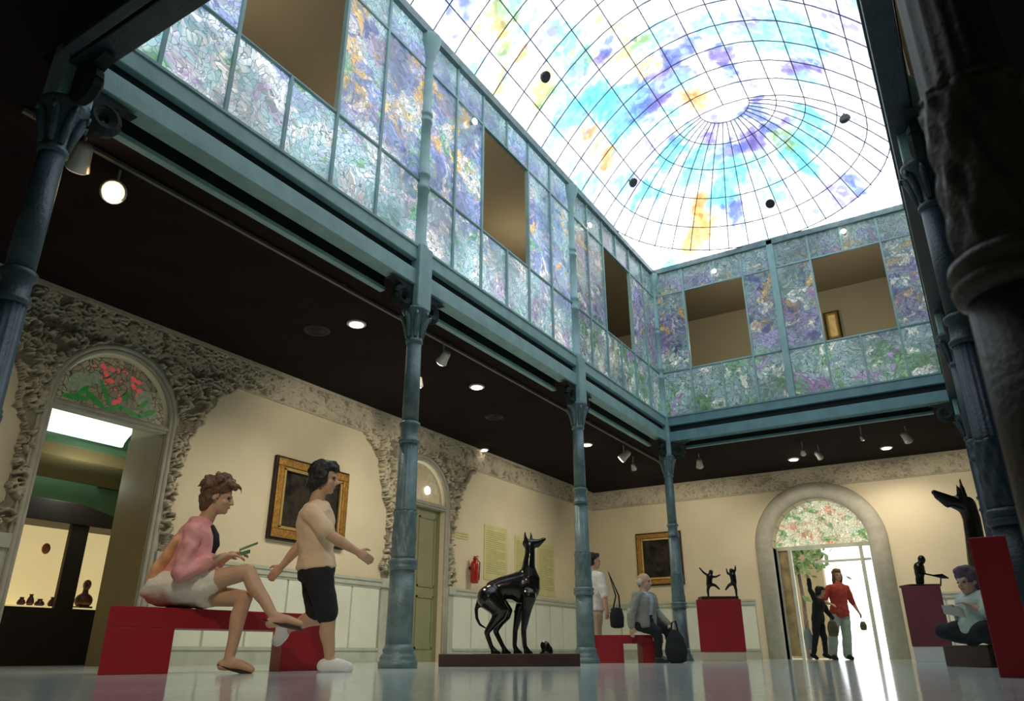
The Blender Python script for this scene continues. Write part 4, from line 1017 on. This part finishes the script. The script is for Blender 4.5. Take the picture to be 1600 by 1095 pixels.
MB().tube([pp(1444, 896, Dc), pp(1458, 899, Dc), pp(1472, 900, Dc), pp(1482, 903, Dc)], [.012, .012, .035, .01], 10).build('blade', M['bronze'], t, True)
MB().tube([pp(1470, 901, Dc), pp(1470, 915, Dc)], .01, 8).build('support', M['bronze'], t)

# ------------------------------------------------------------------ people
def headparts(mb, c, F, L, U, s=1.):
    e = lambda f, l, u, r: mb.ell(c+F*f*s+L*l*s+U*u*s, (F, L, U), tuple(x*s for x in r))
    e(-.012, 0, .03, (.098, .077, .092)); e(.022, 0, -.04, (.068, .06, .078)); e(.062, 0, -.09, (.024, .026, .022))
    e(.078, 0, .02, (.018, .048, .013)); e(.082, 0, -.058, (.012, .024, .012)); e(.055, .035, -.03, (.03, .022, .026)); e(.055, -.035, -.03, (.03, .022, .026))
    mb.limb([c+F*.088*s+U*.012*s, c+F*.106*s-U*.028*s], [.009*s, .0145*s])
    for q in (1, -1): e(-.012, q*.077, -.005, (.02, .009, .031))
def hand(mb, w, d, nrm, side, s=1., curl=.5):
    """palm, four unequal bent fingers and a thumb that leaves the side of the palm"""
    d = d.normalized(); nrm = (nrm-d*nrm.dot(d)).normalized(); sd = d.cross(nrm)*side
    mb.loft([(w, sd, nrm, .024*s, .019*s), (w+d*.035*s, sd, nrm, .036*s, .016*s), (w+d*.075*s, sd, nrm, .038*s, .014*s)], 12)
    for i, (o, l) in enumerate(((.029, .068), (.0098, .077), (-.0098, .072), (-.028, .055))):
        p = w+d*.07*s+sd*o*s; P = [w+d*.045*s+sd*o*.8*s, p]; a = 0
        for k in (.45, .32, .23):
            a += curl*.7; p = p+(d*math.cos(a)-nrm*math.sin(a))*l*k*s; P.append(p)
        mb.limb(P, [.0095*s, .009*s, .0085*s, .008*s, .007*s], 8)
    t0 = w+d*.02*s+sd*.026*s; t1 = t0+(d*.6+sd*.75-nrm*.25).normalized()*.038*s; t2 = t1+(d*.9+sd*.25-nrm*.35).normalized()*.028*s
    mb.limb([w+d*.015*s, t0, t1, t2], [.015*s, .0135*s, .011*s, .009*s], 8)
def person(label, J, F, HF, s=1., voxel=.009, skin='skin', group=None):
    """J: joints in world space (sh/el/wr, hip/kn/an/toe for L and R; pel, waist, chest, neck, head). F body facing, HF head facing."""
    base = (J['anL']+J['anR'])/2
    t = thing('person', label, 'person', (base.x, base.y, 0 if base.z < .15 else base.z), group)
    mb = MB()
    Ls = (J['shL']-J['shR']).normalized(); Lh = (J['hipL']-J['hipR']).normalized()
    Lw = (Ls+Lh).normalized()
    def dep(L_, ax): return ax.cross(L_).normalized()
    sp = [J['pel'], J['waist'], J['chest'], J['neck']]
    a1 = (sp[1]-sp[0]).normalized(); a2 = (sp[3]-sp[1]).normalized()
    J['_secs'] = [(sp[0]-a1*.05*s, Lh, dep(Lh, a1), .15*s, .115*s), (sp[0]+a1*.03*s, Lh, dep(Lh, a1), .165*s, .12*s), (sp[1], Lw, dep(Lw, a1), .13*s, .1*s), (sp[2], Ls, dep(Ls, a2), .155*s, .115*s), (sp[2].lerp(sp[3], .55), Ls, dep(Ls, a2), .16*s, .095*s), (sp[3]-a2*.02*s, Ls, dep(Ls, a2), .085*s, .065*s)]
    mb.loft(J['_secs'])
    HU = J.get('hup', (J['head']-J['neck']).normalized()*.3+U3*.7).normalized(); HF = (HF-HU*HF.dot(HU)).normalized(); HL = HU.cross(HF)
    mb.limb([J['neck']-a2*.03*s, J['head']-HU*.055*s-HF*.02*s], [.06*s, .05*s])
    headparts(mb, J['head'], HF, HL, HU, s)
    for q, sd in (('L', 1), ('R', -1)):
        mb.limb([J['chest'].lerp(J['sh'+q], .55)+U3*.03*s, J['sh'+q], J['el'+q], J['wr'+q]], [.06*s, .054*s, .04*s, .026*s])
        mb.limb([J['el'+q].lerp(J['wr'+q], .1), J['el'+q].lerp(J['wr'+q], .35), J['wr'+q]], [.04*s, .041*s, .025*s])
        hd = J.get('hd'+q, (J['wr'+q]-J['el'+q])); hn = J.get('hn'+q, V((0, 0, 1)))
        hand(mb, J['wr'+q], hd, hn, sd if q == 'L' else -1, s, J.get('curl'+q, .45))
        kn, an = J['kn'+q], J['an'+q]
        mb.limb([J['hip'+q], J['hip'+q].lerp(kn, .45), kn], [.092*s, .08*s, .056*s])
        cf = kn.lerp(an, .3); bk = (an-kn).cross(J['toe'+q]-an).cross(an-kn).normalized()*-.012*s if (an-kn).cross(J['toe'+q]-an).length > 1e-4 else V((0,0,0))
        mb.limb([kn, cf+bk, kn.lerp(an, .65), an], [.054*s, .056*s, .042*s, .034*s])
        td = (J['toe'+q]-an); hu = td-(an-kn).normalized()*td.dot((an-kn).normalized())
        heel = an-hu.normalized()*.035*s+(an-kn).normalized()*.03*s
        mb.limb([heel, an.lerp(J['toe'+q], .5), J['toe'+q]], [.036*s, .036*s, .026*s]); mb.limb([an, an.lerp(J['toe'+q], .55)], [.035*s, .03*s])
    bd = remesh(mb, 'body', M[skin], t, voxel, 3)
    c = J['head']; J['H'] = (HF, HL, HU)
    for q in (1, -1):
        e = MB(); e.ell(c+HF*.08*s+HL*q*.032*s+HU*.002*s, (HF, HL, HU), (.009*s, .014*s, .007*s), 10, 6); e.build('eye', M['eye'], bd, True)
    e = MB(); e.ell(c+HF*.089*s-HU*.06*s, (HF, HL, HU), (.008*s, .022*s, .006*s), 10, 6); e.build('mouth', M['lip'], bd, True)
    return t
def hair(t, J, style, m, s=1., voxel=.01, amp=.012):
    F, L, U = J['H']; c = J['head']; mb = MB()
    e = lambda f, l, u, r: mb.ell(c+F*f*s+L*l*s+U*u*s, (F, L, U), tuple(x*s for x in r))
    e(-.028, 0, .052, (.096, .089, .088)); e(-.055, 0, .0, (.062, .083, .085))
    e(.03, 0, .095, (.06, .07, .035))
    if style == 'tousled':
        R = random.Random(5)
        for i in range(26):
            a = R.uniform(0, 2*PI); b = R.uniform(.15, 1.25); d = F*math.cos(a)*math.sin(b)+L*math.sin(a)*math.sin(b)+U*math.cos(b)
            if d.dot(F) > .75: continue
            p = c-F*.02*s+U*.045*s+d*.088*s; w = d.cross(V((R.uniform(-1, 1), R.uniform(-1, 1), R.uniform(-1, 1)))).normalized()
            mb.limb([p, p+(d*.5+w*.7)*.03*s, p+(d*.35+w)*.055*s], [.024*s, .017*s, .006*s], 6)
        e(.06, 0, .085, (.05, .06, .025)); e(-.06, 0, -.05, (.045, .065, .05)); mb.limb([c+F*.07*s+U*.09*s, c+F*.115*s+U*.085*s, c+F*.13*s+U*.05*s], [.02*s, .012*s, .004*s], 6)
    if style == 'bob': e(-.06, 0, -.04, (.06, .085, .075)); e(-.01, .068, .0, (.05, .022, .075)); e(-.01, -.068, .0, (.05, .022, .075)); e(.05, 0, .075, (.05, .068, .03))
    if style == 'long': e(-.065, 0, -.09, (.05, .09, .12)); e(0, .07, -.03, (.045, .025, .1)); e(0, -.07, -.03, (.045, .025, .1)); e(.05, 0, .075, (.05, .065, .03))
    remesh(mb, 'hair', m, t, voxel*s, 2, (amp*s, 38/s))
def infl(secs, k, lo=0, hi=None): return [(c, a, b, ra+k, rb+k) for c, a, b, ra, rb in secs[lo:hi]]
def top(t, J, m, s=1., sleeve=.6, k=.016, name='shirt', lo=1, disp=(.01, 14), voxel=.011, extra=None):
    mb = MB(); mb.loft(infl(J['_secs'], k, lo))
    for q in 'LR':
        a, e, w = J['sh'+q], J['el'+q], J['wr'+q]; P = [J['chest'].lerp(a, .5)+U3*.03*s, a]; R = [.07*s, .07*s]
        if sleeve <= 1: P.append(a.lerp(e, sleeve)); R.append(.062*s)
        else:
            mb.limb([e, e.lerp(w, sleeve-1)], [.056*s, .047*s]); P.append(e); R.append(.056*s)
        mb.limb(P, R)
    if extra: extra(mb)
    return remesh(mb, name, m, t, voxel, 2, disp)
def trousers(t, J, m, s=1., leg=1.9, k=.02, name='trousers', voxel=.012, flare=0., disp=(.01, 12)):
    mb = MB(); mb.loft(infl(J['_secs'], k*.8, 0, 3))
    for q in 'LR':
        h, kn, an = J['hip'+q], J['kn'+q], J['an'+q]; P = [h]; R = [.105*s]
        if leg <= 1: P.append(h.lerp(kn, leg)); R.append(.085*s+flare)
        else:
            mb.limb([kn, kn.lerp(an, leg-1)], [.07*s+flare*.6, .056*s+flare]); P.append(kn); R.append(.07*s+flare*.6)
        mb.limb(P, R)
    return remesh(mb, name, m, t, voxel, 2, disp)
def shoes(t, J, m, s=1., k=.012, name='shoe', voxel=.009):
    for q in 'LR':
        an, kn, to = J['an'+q], J['kn'+q], J['toe'+q]; td = to-an; sh = (an-kn).normalized(); hu = td-sh*td.dot(sh)
        heel = an-hu.normalized()*.035*s+sh*.03*s; mb = MB()
        mb.limb([heel, an.lerp(to, .5)+sh*.012*s, to], [.036*s+k, .036*s+k, .028*s+k]); remesh(mb, name, m, t, voxel, 2)

# --- seated woman, pink blouse
D = 5.5
P = lambda x, y, o=0.: pp(x, y, D, o)
J = dict(pel=P(266, 924, .07), waist=P(276, 888, .05), chest=P(302, 850), neck=P(321, 813), head=P(342, 778),
    shL=P(312, 827, .16), shR=P(304, 829, -.16), elL=P(318, 893, .22), wrL=P(362, 866, .1), elR=P(281, 897, -.24), wrR=P(352, 868, -.07),
    hipL=P(268, 925, .16), hipR=P(268, 921, -.02), knR=P(388, 893, -.06), anR=P(427, 962, -.14), toeR=P(468, 975, -.16), knL=P(382, 935, -.02), anL=P(357, 1032, -.08), toeL=P(392, 1046, -.1),
    hdL=RH+FH*-.2+U3*.1, hdR=RH+FH*.2+U3*.05, hnL=U3, hnR=U3)
w1 = person('seated woman in a pink blouse and white skirt, legs crossed, reading a leaflet', J, RH, (RH+FH*.12-U3*.12), 1., .0075)
hair(w1, J, 'tousled', M['hair'], 1.16, .008)
top(w1, J, M['pink'], 1., 1.6, .03, 'blouse', 0, (.018, 14), extra=lambda mb: mb.limb([P(312, 842, -.08), P(318, 880, -.08)], [.095, .09]))
F_ = J['_secs']
# scarf / peach cloth over the back, dark lanyard in front
mb = MB(); bk = -RH
mb.loft([(F_[0][0]+bk*.06+U3*.06-FH*.03, FH, RH, .2, .08), (F_[2][0]+bk*.055-FH*.02, FH, RH, .19, .075), (F_[3][0]+bk*.05, FH, RH, .185, .08), (F_[4][0]+bk*.05-U3*.0, FH, RH, .12, .045)])
remesh(mb, 'back_panel', M['orange'], w1, .011, 2, (.012, 15))
mb = MB(); q = J['neck']
mb.tube([P(332, 822, -.13), P(338, 836, -.17), P(338, 852, -.185), P(333, 864, -.18)], [.014, .02, .024, .012], 8); mb.build('lanyard', M['black'], w1, True)
mb = MB(); hip = J['pel']
mb.loft([(P(238, 928, .05), FH, U3, .19, .06), (P(250, 920, .05), FH, U3, .22, .12), (P(280, 916, .05), FH, U3, .23, .135), (P(308, 915, .05), FH, U3, .225, .13), (P(329, 915, .05), FH, U3, .215, .125)])
for kn in ('knL', 'knR'): mb.limb([J['hip'+kn[-1]], J['hip'+kn[-1]].lerp(J[kn], .5)], [.115, .1])
remesh(mb, 'skirt', M['linen'], w1, .011, 2, (.016, 13))
# brown flat sandals
for q in 'LR':
    an, to, kn = J['an'+q], J['toe'+q], J['kn'+q]; sh = (an-kn).normalized(); d = (to-an).normalized(); n_ = sh-d*sh.dot(d); n_.normalize()
    mb = MB(); sdv = d.cross(n_)
    h0 = an-d*.045+n_*.045; mb.loft([(h0, sdv, n_, .034, .008), (h0+d*.09, sdv, n_, .034, .008), (to+n_*.03, sdv, n_, .042, .008), (to+d*.03+n_*.028, sdv, n_, .03, .007)], 14); mb.build('sandal', M['darkwood'], w1, True)
t = thing('leaflet', 'folded green leaflet held in the hands of the seated woman', 'leaflet', P(385, 860, 0.))
a, b, c_ = P(374, 861, -.08), P(402, 847, -.06), P(402, 843, .08)
MB().add([P(374, 859, -.06), P(403, 848, -.06), P(403, 846, .1), P(374, 857, .1), P(374, 861, -.06), P(403, 850, -.06), P(403, 848, .1), P(374, 859, .1)], [(0,1,2,3), (7,6,5,4), (0,4,5,1), (1,5,6,2), (2,6,7,3), (3,7,4,0)]).build('cover', M['leaflet'], t)
MB().add([P(374, 863, -.06), P(391, 858, -.06), P(391, 864, -.06), P(377, 868, -.06)], [(0, 1, 2, 3)]).build('flap', M['leaflet'], t, fix=False)

# --- walking woman, peach tee
D = 5.75
J = dict(pel=P(494, 893), waist=P(494, 862), chest=P(493, 818), neck=P(494, 783), head=P(507, 748),
    shL=P(499, 800, .17), shR=P(485, 800, -.17), elL=P(470, 850, .2), wrL=P(440, 885, .18), elR=P(519, 838, -.2), wrR=P(558, 862, -.17),
    hipL=P(492, 897, .09), hipR=P(497, 897, -.09), knR=P(513, 968, -.09), anR=P(515, 1032, -.09), toeR=P(542, 1044, -.09), knL=P(495, 965, .09), anL=P(452, 980, .1), toeL=P(434, 1000, .12),
    hdL=P(425, 900, .18)-P(440, 885, .18), hnL=FH*-1, hnR=FH*-1+U3*.3)
w2 = person('walking woman with short black hair, peach tee, black shorts and white trainers', J, RH, RH-U3*.05, 1.02, .0085)
hair(w2, J, 'bob', M['hairk'], 1.1, .01)
top(w2, J, M['peach'], 1.04, .75, .028, 'tee', 1)
trousers(w2, J, M['black'], 1., .86, .016, 'shorts')
shoes(w2, J, M['whitecloth'], 1.05, .016, 'trainer')

# --- seated man, grey jacket
D = 11.0
G = (RH*.75-FH*.66).normalized(); SD = U3.cross(G)
def Q(x, y, a=0., b=0.): return pp(x, y, D)+SD*a+G*b
J = dict(pel=Q(1006, 973), waist=Q(1006, 960), chest=Q(1007, 941), neck=Q(1007, 925), head=Q(1007, 909),
    shL=Q(1008, 932, .17), shR=Q(1006, 932, -.17), elL=Q(1012, 956, .22), wrL=Q(1026, 976, .12, .12), elR=Q(1001, 958, -.24), wrR=Q(1003, 980, -.26),
    hipL=Q(1007, 975, .09), hipR=Q(1007, 975, -.09), knL=Q(1038, 982, .1), anL=Q(1046, 1026, .1), toeL=Q(1052, 1032, .1, .06), knR=Q(1032, 986, -.1), anR=Q(1036, 1026, -.1), toeR=Q(1040, 1032, -.1, .08), hnL=U3, hnR=U3)
m1 = person('seated balding man in a grey jacket and pale blue shirt on the short red bench', J, G, G+RH*.3, 1., .011, 'skinp')
F_, L_, U_ = J['H']; c = J['head']; mb = MB()
for q in (1, -1): mb.ell(c-F_*.045+L_*q*.07+U_*.0, (F_, L_, U_), (.05, .02, .045))
mb.ell(c-F_*.09, (F_, L_, U_), (.025, .075, .05)); remesh(mb, 'hair', M['hairw'], m1, .01, 2)
top(m1, J, M['blue'], 1., 1.0, .014, 'shirt', 0)
mb = MB()
for sc_ in (1, -1):
    mb.loft([(c0+a_*sc_*.095-b_*.02*0, a_, b_, ra*.52, rb+.035) for c0, a_, b_, ra, rb in J['_secs'][0:5]])
for q in 'LR': mb.limb([J['chest'].lerp(J['sh'+q], .6)+U3*.03, J['sh'+q], J['el'+q], J['el'+q].lerp(J['wr'+q], .9)], [.075, .075, .062, .05])
remesh(mb, 'jacket', M['grey'], m1, .012, 2, (.01, 14))
trousers(m1, J, M['black'], 1., 1.92, .02)
shoes(m1, J, M['blackplastic'], 1.)
bp_ = pp(1058, 1035, 10.55)
t = thing('shoulder_bag', 'black bag standing on the floor beside the seated man', 'bag', (bp_.x, bp_.y, 0))
mb = MB(); cb = V((bp_.x, bp_.y, 0)); mb.loft([(cb+U3*.03, RH, FH, .13, .09), (cb+U3*.16, RH, FH, .15, .1), (cb+U3*.3, RH, FH, .12, .07), (cb+U3*.4, RH, FH, .06, .035)]); remesh(mb, 'bag_body', M['black'], t, .012, 2, (.012, 12))
MB().tube([cb+U3*.36-RH*.05, cb+U3*.5-RH*.03, cb+U3*.52+RH*.02, cb+U3*.36+RH*.05], .012, 8).build('strap', M['black'], t, True)

# --- standing man half hidden by a column
D = 11.95
G = (RH*.93+FH*.36).normalized(); SD = U3.cross(G)
J = dict(pel=Q(927, 957), waist=Q(927, 938), chest=Q(926, 912), neck=Q(926, 893), head=Q(928, 877),
    shL=Q(926, 901, .18), shR=Q(928, 901, -.2), elL=Q(923, 932, .24), wrL=Q(923, 955, .24), elR=Q(933, 932, -.24), wrR=Q(936, 954, -.24),
    hipL=Q(927, 960, .09), hipR=Q(927, 960, -.09), knL=Q(927, 1000, .1), anL=Q(925, 1030, .1), toeL=Q(925, 1036, .1, .14), knR=Q(928, 1000, -.1), anR=Q(929, 1030, -.1), toeR=Q(930, 1036, -.1, .14), hnL=SD, hnR=SD*-1)
m2 = person('standing man in a white shirt half hidden behind the iron column by the greyhound', J, G, G, 1.02, .011)
hair(m2, J, 'short', M['hairk'], 1., .011)
top(m2, J, M['whitecloth'], 1.03, .95, .03, 'shirt', 1)
trousers(m2, J, M['tan'], 1., 1.93, .02)
shoes(m2, J, M['blackplastic'], 1.)
hp = J['wrR']
t = thing('shoulder_bag', 'black bag hanging beside the man in the white shirt behind the column', 'bag', hp-U3*.12)
cb = hp+RH*.15+U3*-.1; mb = MB(); mb.loft([(cb-U3*.14, SD, G, .05, .11), (cb, SD, G, .06, .12), (cb+U3*.12, SD, G, .045, .09)]); remesh(mb, 'bag_body', M['black'], t, .012, 2)
MB().tube([cb+U3*.1-G*.06, cb+U3*.3, J['shR']+RH*.13+U3*.05, cb+U3*.3+G*.05, cb+U3*.1+G*.06], .012, 8).build('strap', M['black'], t, True)

# --- woman coming in at the street door
D = 15.1
G = (-FH+RH*.15).normalized(); SD = U3.cross(G)
J = dict(pel=Q(1312, 958), waist=Q(1311, 944), chest=Q(1309, 926), neck=Q(1309, 911), head=Q(1308, 899),
    shL=Q(1309, 918, .17), shR=Q(1309, 918, -.17), elL=Q(1316, 939, .2), wrL=Q(1324, 955, .24, -.02), elR=Q(1301, 940, -.2, .0), wrR=Q(1306, 944, -.2, .14),
    hipL=Q(1312, 960, .09), hipR=Q(1312, 960, -.09), knL=Q(1314, 994, .1, .03), anL=Q(1316, 1023, .11), toeL=Q(1316, 1028, .11, .15), knR=Q(1310, 994, -.1), anR=Q(1309, 1023, -.1), toeR=Q(1308, 1029, -.1, .15), hnL=SD, hnR=U3)
w3 = person('brown-haired woman in a red blouse and long pale trousers standing at the street door', J, G, G+RH*-.15, .98, .011)
hair(w3, J, 'long', M['hair'], 1.02, .011)
top(w3, J, M['redcloth'], 1.02, 1.2, .034, 'blouse', 0)
trousers(w3, J, M['mint'], 1.0, 1.95, .012, 'trousers', .013, .03)
shoes(w3, J, M['black'], 1.)
cb = J['wrL']-U3*.25+RH*.05
t = thing('handbag', 'small olive handbag hanging from the hand of the woman in red', 'bag', cb-U3*.1)
mb = MB(); mb.loft([(cb-U3*.08, RH, FH, .06, .035), (cb, RH, FH, .07, .04), (cb+U3*.06, RH, FH, .045, .025)]); remesh(mb, 'bag_body', M['olive'], t, .01, 2)
MB().tube([cb+U3*.05-RH*.03, cb+U3*.12, cb+U3*.05+RH*.03], .007, 6).build('handle', M['olive'], t)

# --- companion in black, one arm raised
D = 14.6
G = (RH*.8-FH*.6).normalized(); SD = U3.cross(G)
J = dict(pel=Q(1278, 969), waist=Q(1278, 957), chest=Q(1279, 944), neck=Q(1280, 935), head=Q(1282, 925),
    shL=Q(1281, 938, .1), shR=Q(1277, 938, -.12), elL=Q(1289, 955, .14), wrL=Q(1299, 966, .12), elR=Q(1269, 922, -.12), wrR=Q(1266, 905, -.1),
    hipL=Q(1279, 971, .06), hipR=Q(1277, 971, -.06), knL=Q(1286, 996, .06), anL=Q(1289, 1021, .06), toeL=Q(1295, 1027, .06), knR=Q(1276, 998, -.06), anR=Q(1273, 1022, -.06), toeR=Q(1278, 1028, -.06), hdR=U3*1.+RH*-.2, hnL=U3, hnR=FH*-1)
w4 = person('slight person in black with one arm raised beside the woman in red', J, G, G, .76, .009)
hair(w4, J, 'bob', M['hairk'], .82, .01)
top(w4, J, M['black'], .8, 1.9, .022, 'shirt', 0)
trousers(w4, J, M['black'], .8, 1.9, .012)
shoes(w4, J, M['black'], .76)
cb = pp(1301, 980, 14.5)
t = thing('shopping_bag', 'olive bag carried low between the person in black and the woman in red', 'bag', cb-U3*.16)
mb = MB(); mb.loft([(cb-U3*.14, RH, FH, .09, .05), (cb, RH, FH, .1, .055), (cb+U3*.1, RH, FH, .07, .03)]); remesh(mb, 'bag_body', M['olive'], t, .012, 2)
MB().tube([cb+U3*.08-RH*.05, cb+U3*.16-RH*.01, cb+U3*.08+RH*.04], .008, 6).build('handle', M['olive'], t)
cb = pp(1263, 995, 14.7)
t = thing('shopping_bag', 'grey-green bag hanging at the far side of the person in black', 'bag', cb-U3*.2)
mb = MB(); mb.loft([(cb-U3*.2, RH, FH, .07, .05), (cb, RH, FH, .09, .055), (cb+U3*.14, RH, FH, .05, .03)]); remesh(mb, 'bag_body', M['mint'], t, .012, 2)
MB().tube([cb+U3*.12-RH*.03, cb+U3*.3+RH*.04, cb+U3*.12+RH*.03], .008, 6).build('handle', M['olive'], t)

# --- girl sitting on the greyhound plinth, drawing
D = D2-.24
G = (-RH*.9-FH*.35).normalized(); SD = U3.cross(G)
J = dict(pel=Q(1530, 983), waist=Q(1529, 966), chest=Q(1525, 946), neck=Q(1522, 928), head=Q(1511, 909),
    shL=Q(1521, 936, .15), shR=Q(1529, 936, -.15), elL=Q(1509, 958, .2), wrL=Q(1498, 949, .14), elR=Q(1533, 964, -.2), wrR=Q(1505, 951, -.1),
    hipL=Q(1529, 987, .09), hipR=Q(1529, 987, -.09), knL=Q(1505, 984, .2), anL=Q(1518, 995, .0), toeL=Q(1527, 997, -.12), knR=Q(1507, 986, -.2), anR=Q(1519, 996, -.03), toeR=Q(1527, 998, .1), hnL=U3, hnR=U3)
w5 = person('girl in a pale mint shirt and purple headscarf sitting beside the left-facing greyhound', J, G, G-U3*.2, .95, .01, 'skinp')
F_, L_, U_ = J['H']; c = J['head']; mb = MB()
mb.ell(c-F_*.03+U_*.05, (F_, L_, U_), (.11, .1, .095)); mb.ell(c-F_*.07-U_*.02, (F_, L_, U_), (.06, .09, .08)); mb.ell(c+F_*.02+U_*.1, (F_, L_, U_), (.07, .075, .04)); remesh(mb, 'headscarf', M['purple'], w5, .01, 2, (.012, 25))
top(w5, J, M['mint2'], 1., 1.3, .03, 'shirt', 0)
trousers(w5, J, M['black'], 1.05, 1.92, .014)
shoes(w5, J, M['black'], .9, .008)
mb = MB(); b0 = J['chest']-G*.17
mb.loft([(b0-U3*.05, SD, G, .1, .06), (b0+U3*.08, SD, G, .12, .075), (b0+U3*.2, SD, G, .08, .05)]); remesh(mb, 'indigo_shawl', M['indigo'], w5, .012, 2)
q0 = pp(1471, 945, D-.12); q1 = pp(1505, 951, D-.05)
t = thing('paper_sheet', 'white sheet of paper held out by the girl with the purple headscarf', 'paper', (q0+q1)/2)
dn = V((0, 0, -.075))+FH*-.02
th = FH*.004
MB().add([q0, q1, q1+dn, q0+dn, q0+th, q1+th, q1+dn+th, q0+dn+th], [(0,1,2,3), (7,6,5,4), (0,4,5,1), (1,5,6,2), (2,6,7,3), (3,7,4,0)]).build('sheet', M['paper'], t)

# ------------------------------------------------------------------ light, world, camera
for y in (3.6, 7.5, 11.3): lamp('POINT', (-6.6, y, 6.9), 42, (1, .84, .58), rad=.15)
for x in (-3.4, -1.0): lamp('POINT', (x, 15.4, 6.6), 26, (1, .88, .68), rad=.15)
lamp('SPOT', (-2.3, .6, 3.7), 190, size=.75, blend=.8, aim=(-4.7, 3.8, .7), rad=.12)      # unseen fill spots added over the camera, without fixtures
lamp('SPOT', (-1.2, 1.2, 3.7), 150, size=.6, blend=.8, aim=(-4.3, 7.0, .7), rad=.12)  # second added fill, towards the greyhound
lamp('POINT', (2.2, 8, 6.6), 30, (1, .85, .6), rad=.15)
lamp('POINT', (-9.6, 5.2, 2.2), 8, (.9, 1, .85), rad=.1)
w = bpy.data.worlds.new('overcast_sky'); bpy.context.scene.world = w; w.use_nodes = True
bg = w.node_tree.nodes['Background']; bg.inputs[0].default_value = (.93, .97, 1, 1); bg.inputs[1].default_value = 2.2
cam = bpy.data.cameras.new('camera'); cam.sensor_width = 36; cam.lens = 36*FPX/1600; cam.clip_start = .02
co = bpy.data.objects.new('camera', cam); COL.objects.link(co)
Rm = Matrix((RT, UP, -FW)).transposed(); co.matrix_world = Matrix.Translation(CAM) @ Rm.to_4x4()
cam.dof.use_dof = True; cam.dof.focus_distance = 7.; cam.dof.aperture_fstop = 2.6
sc_ = bpy.context.scene; sc_.camera = co
sc_.view_settings.view_transform = 'Standard'; sc_.view_settings.look = 'None'; sc_.view_settings.exposure = .3
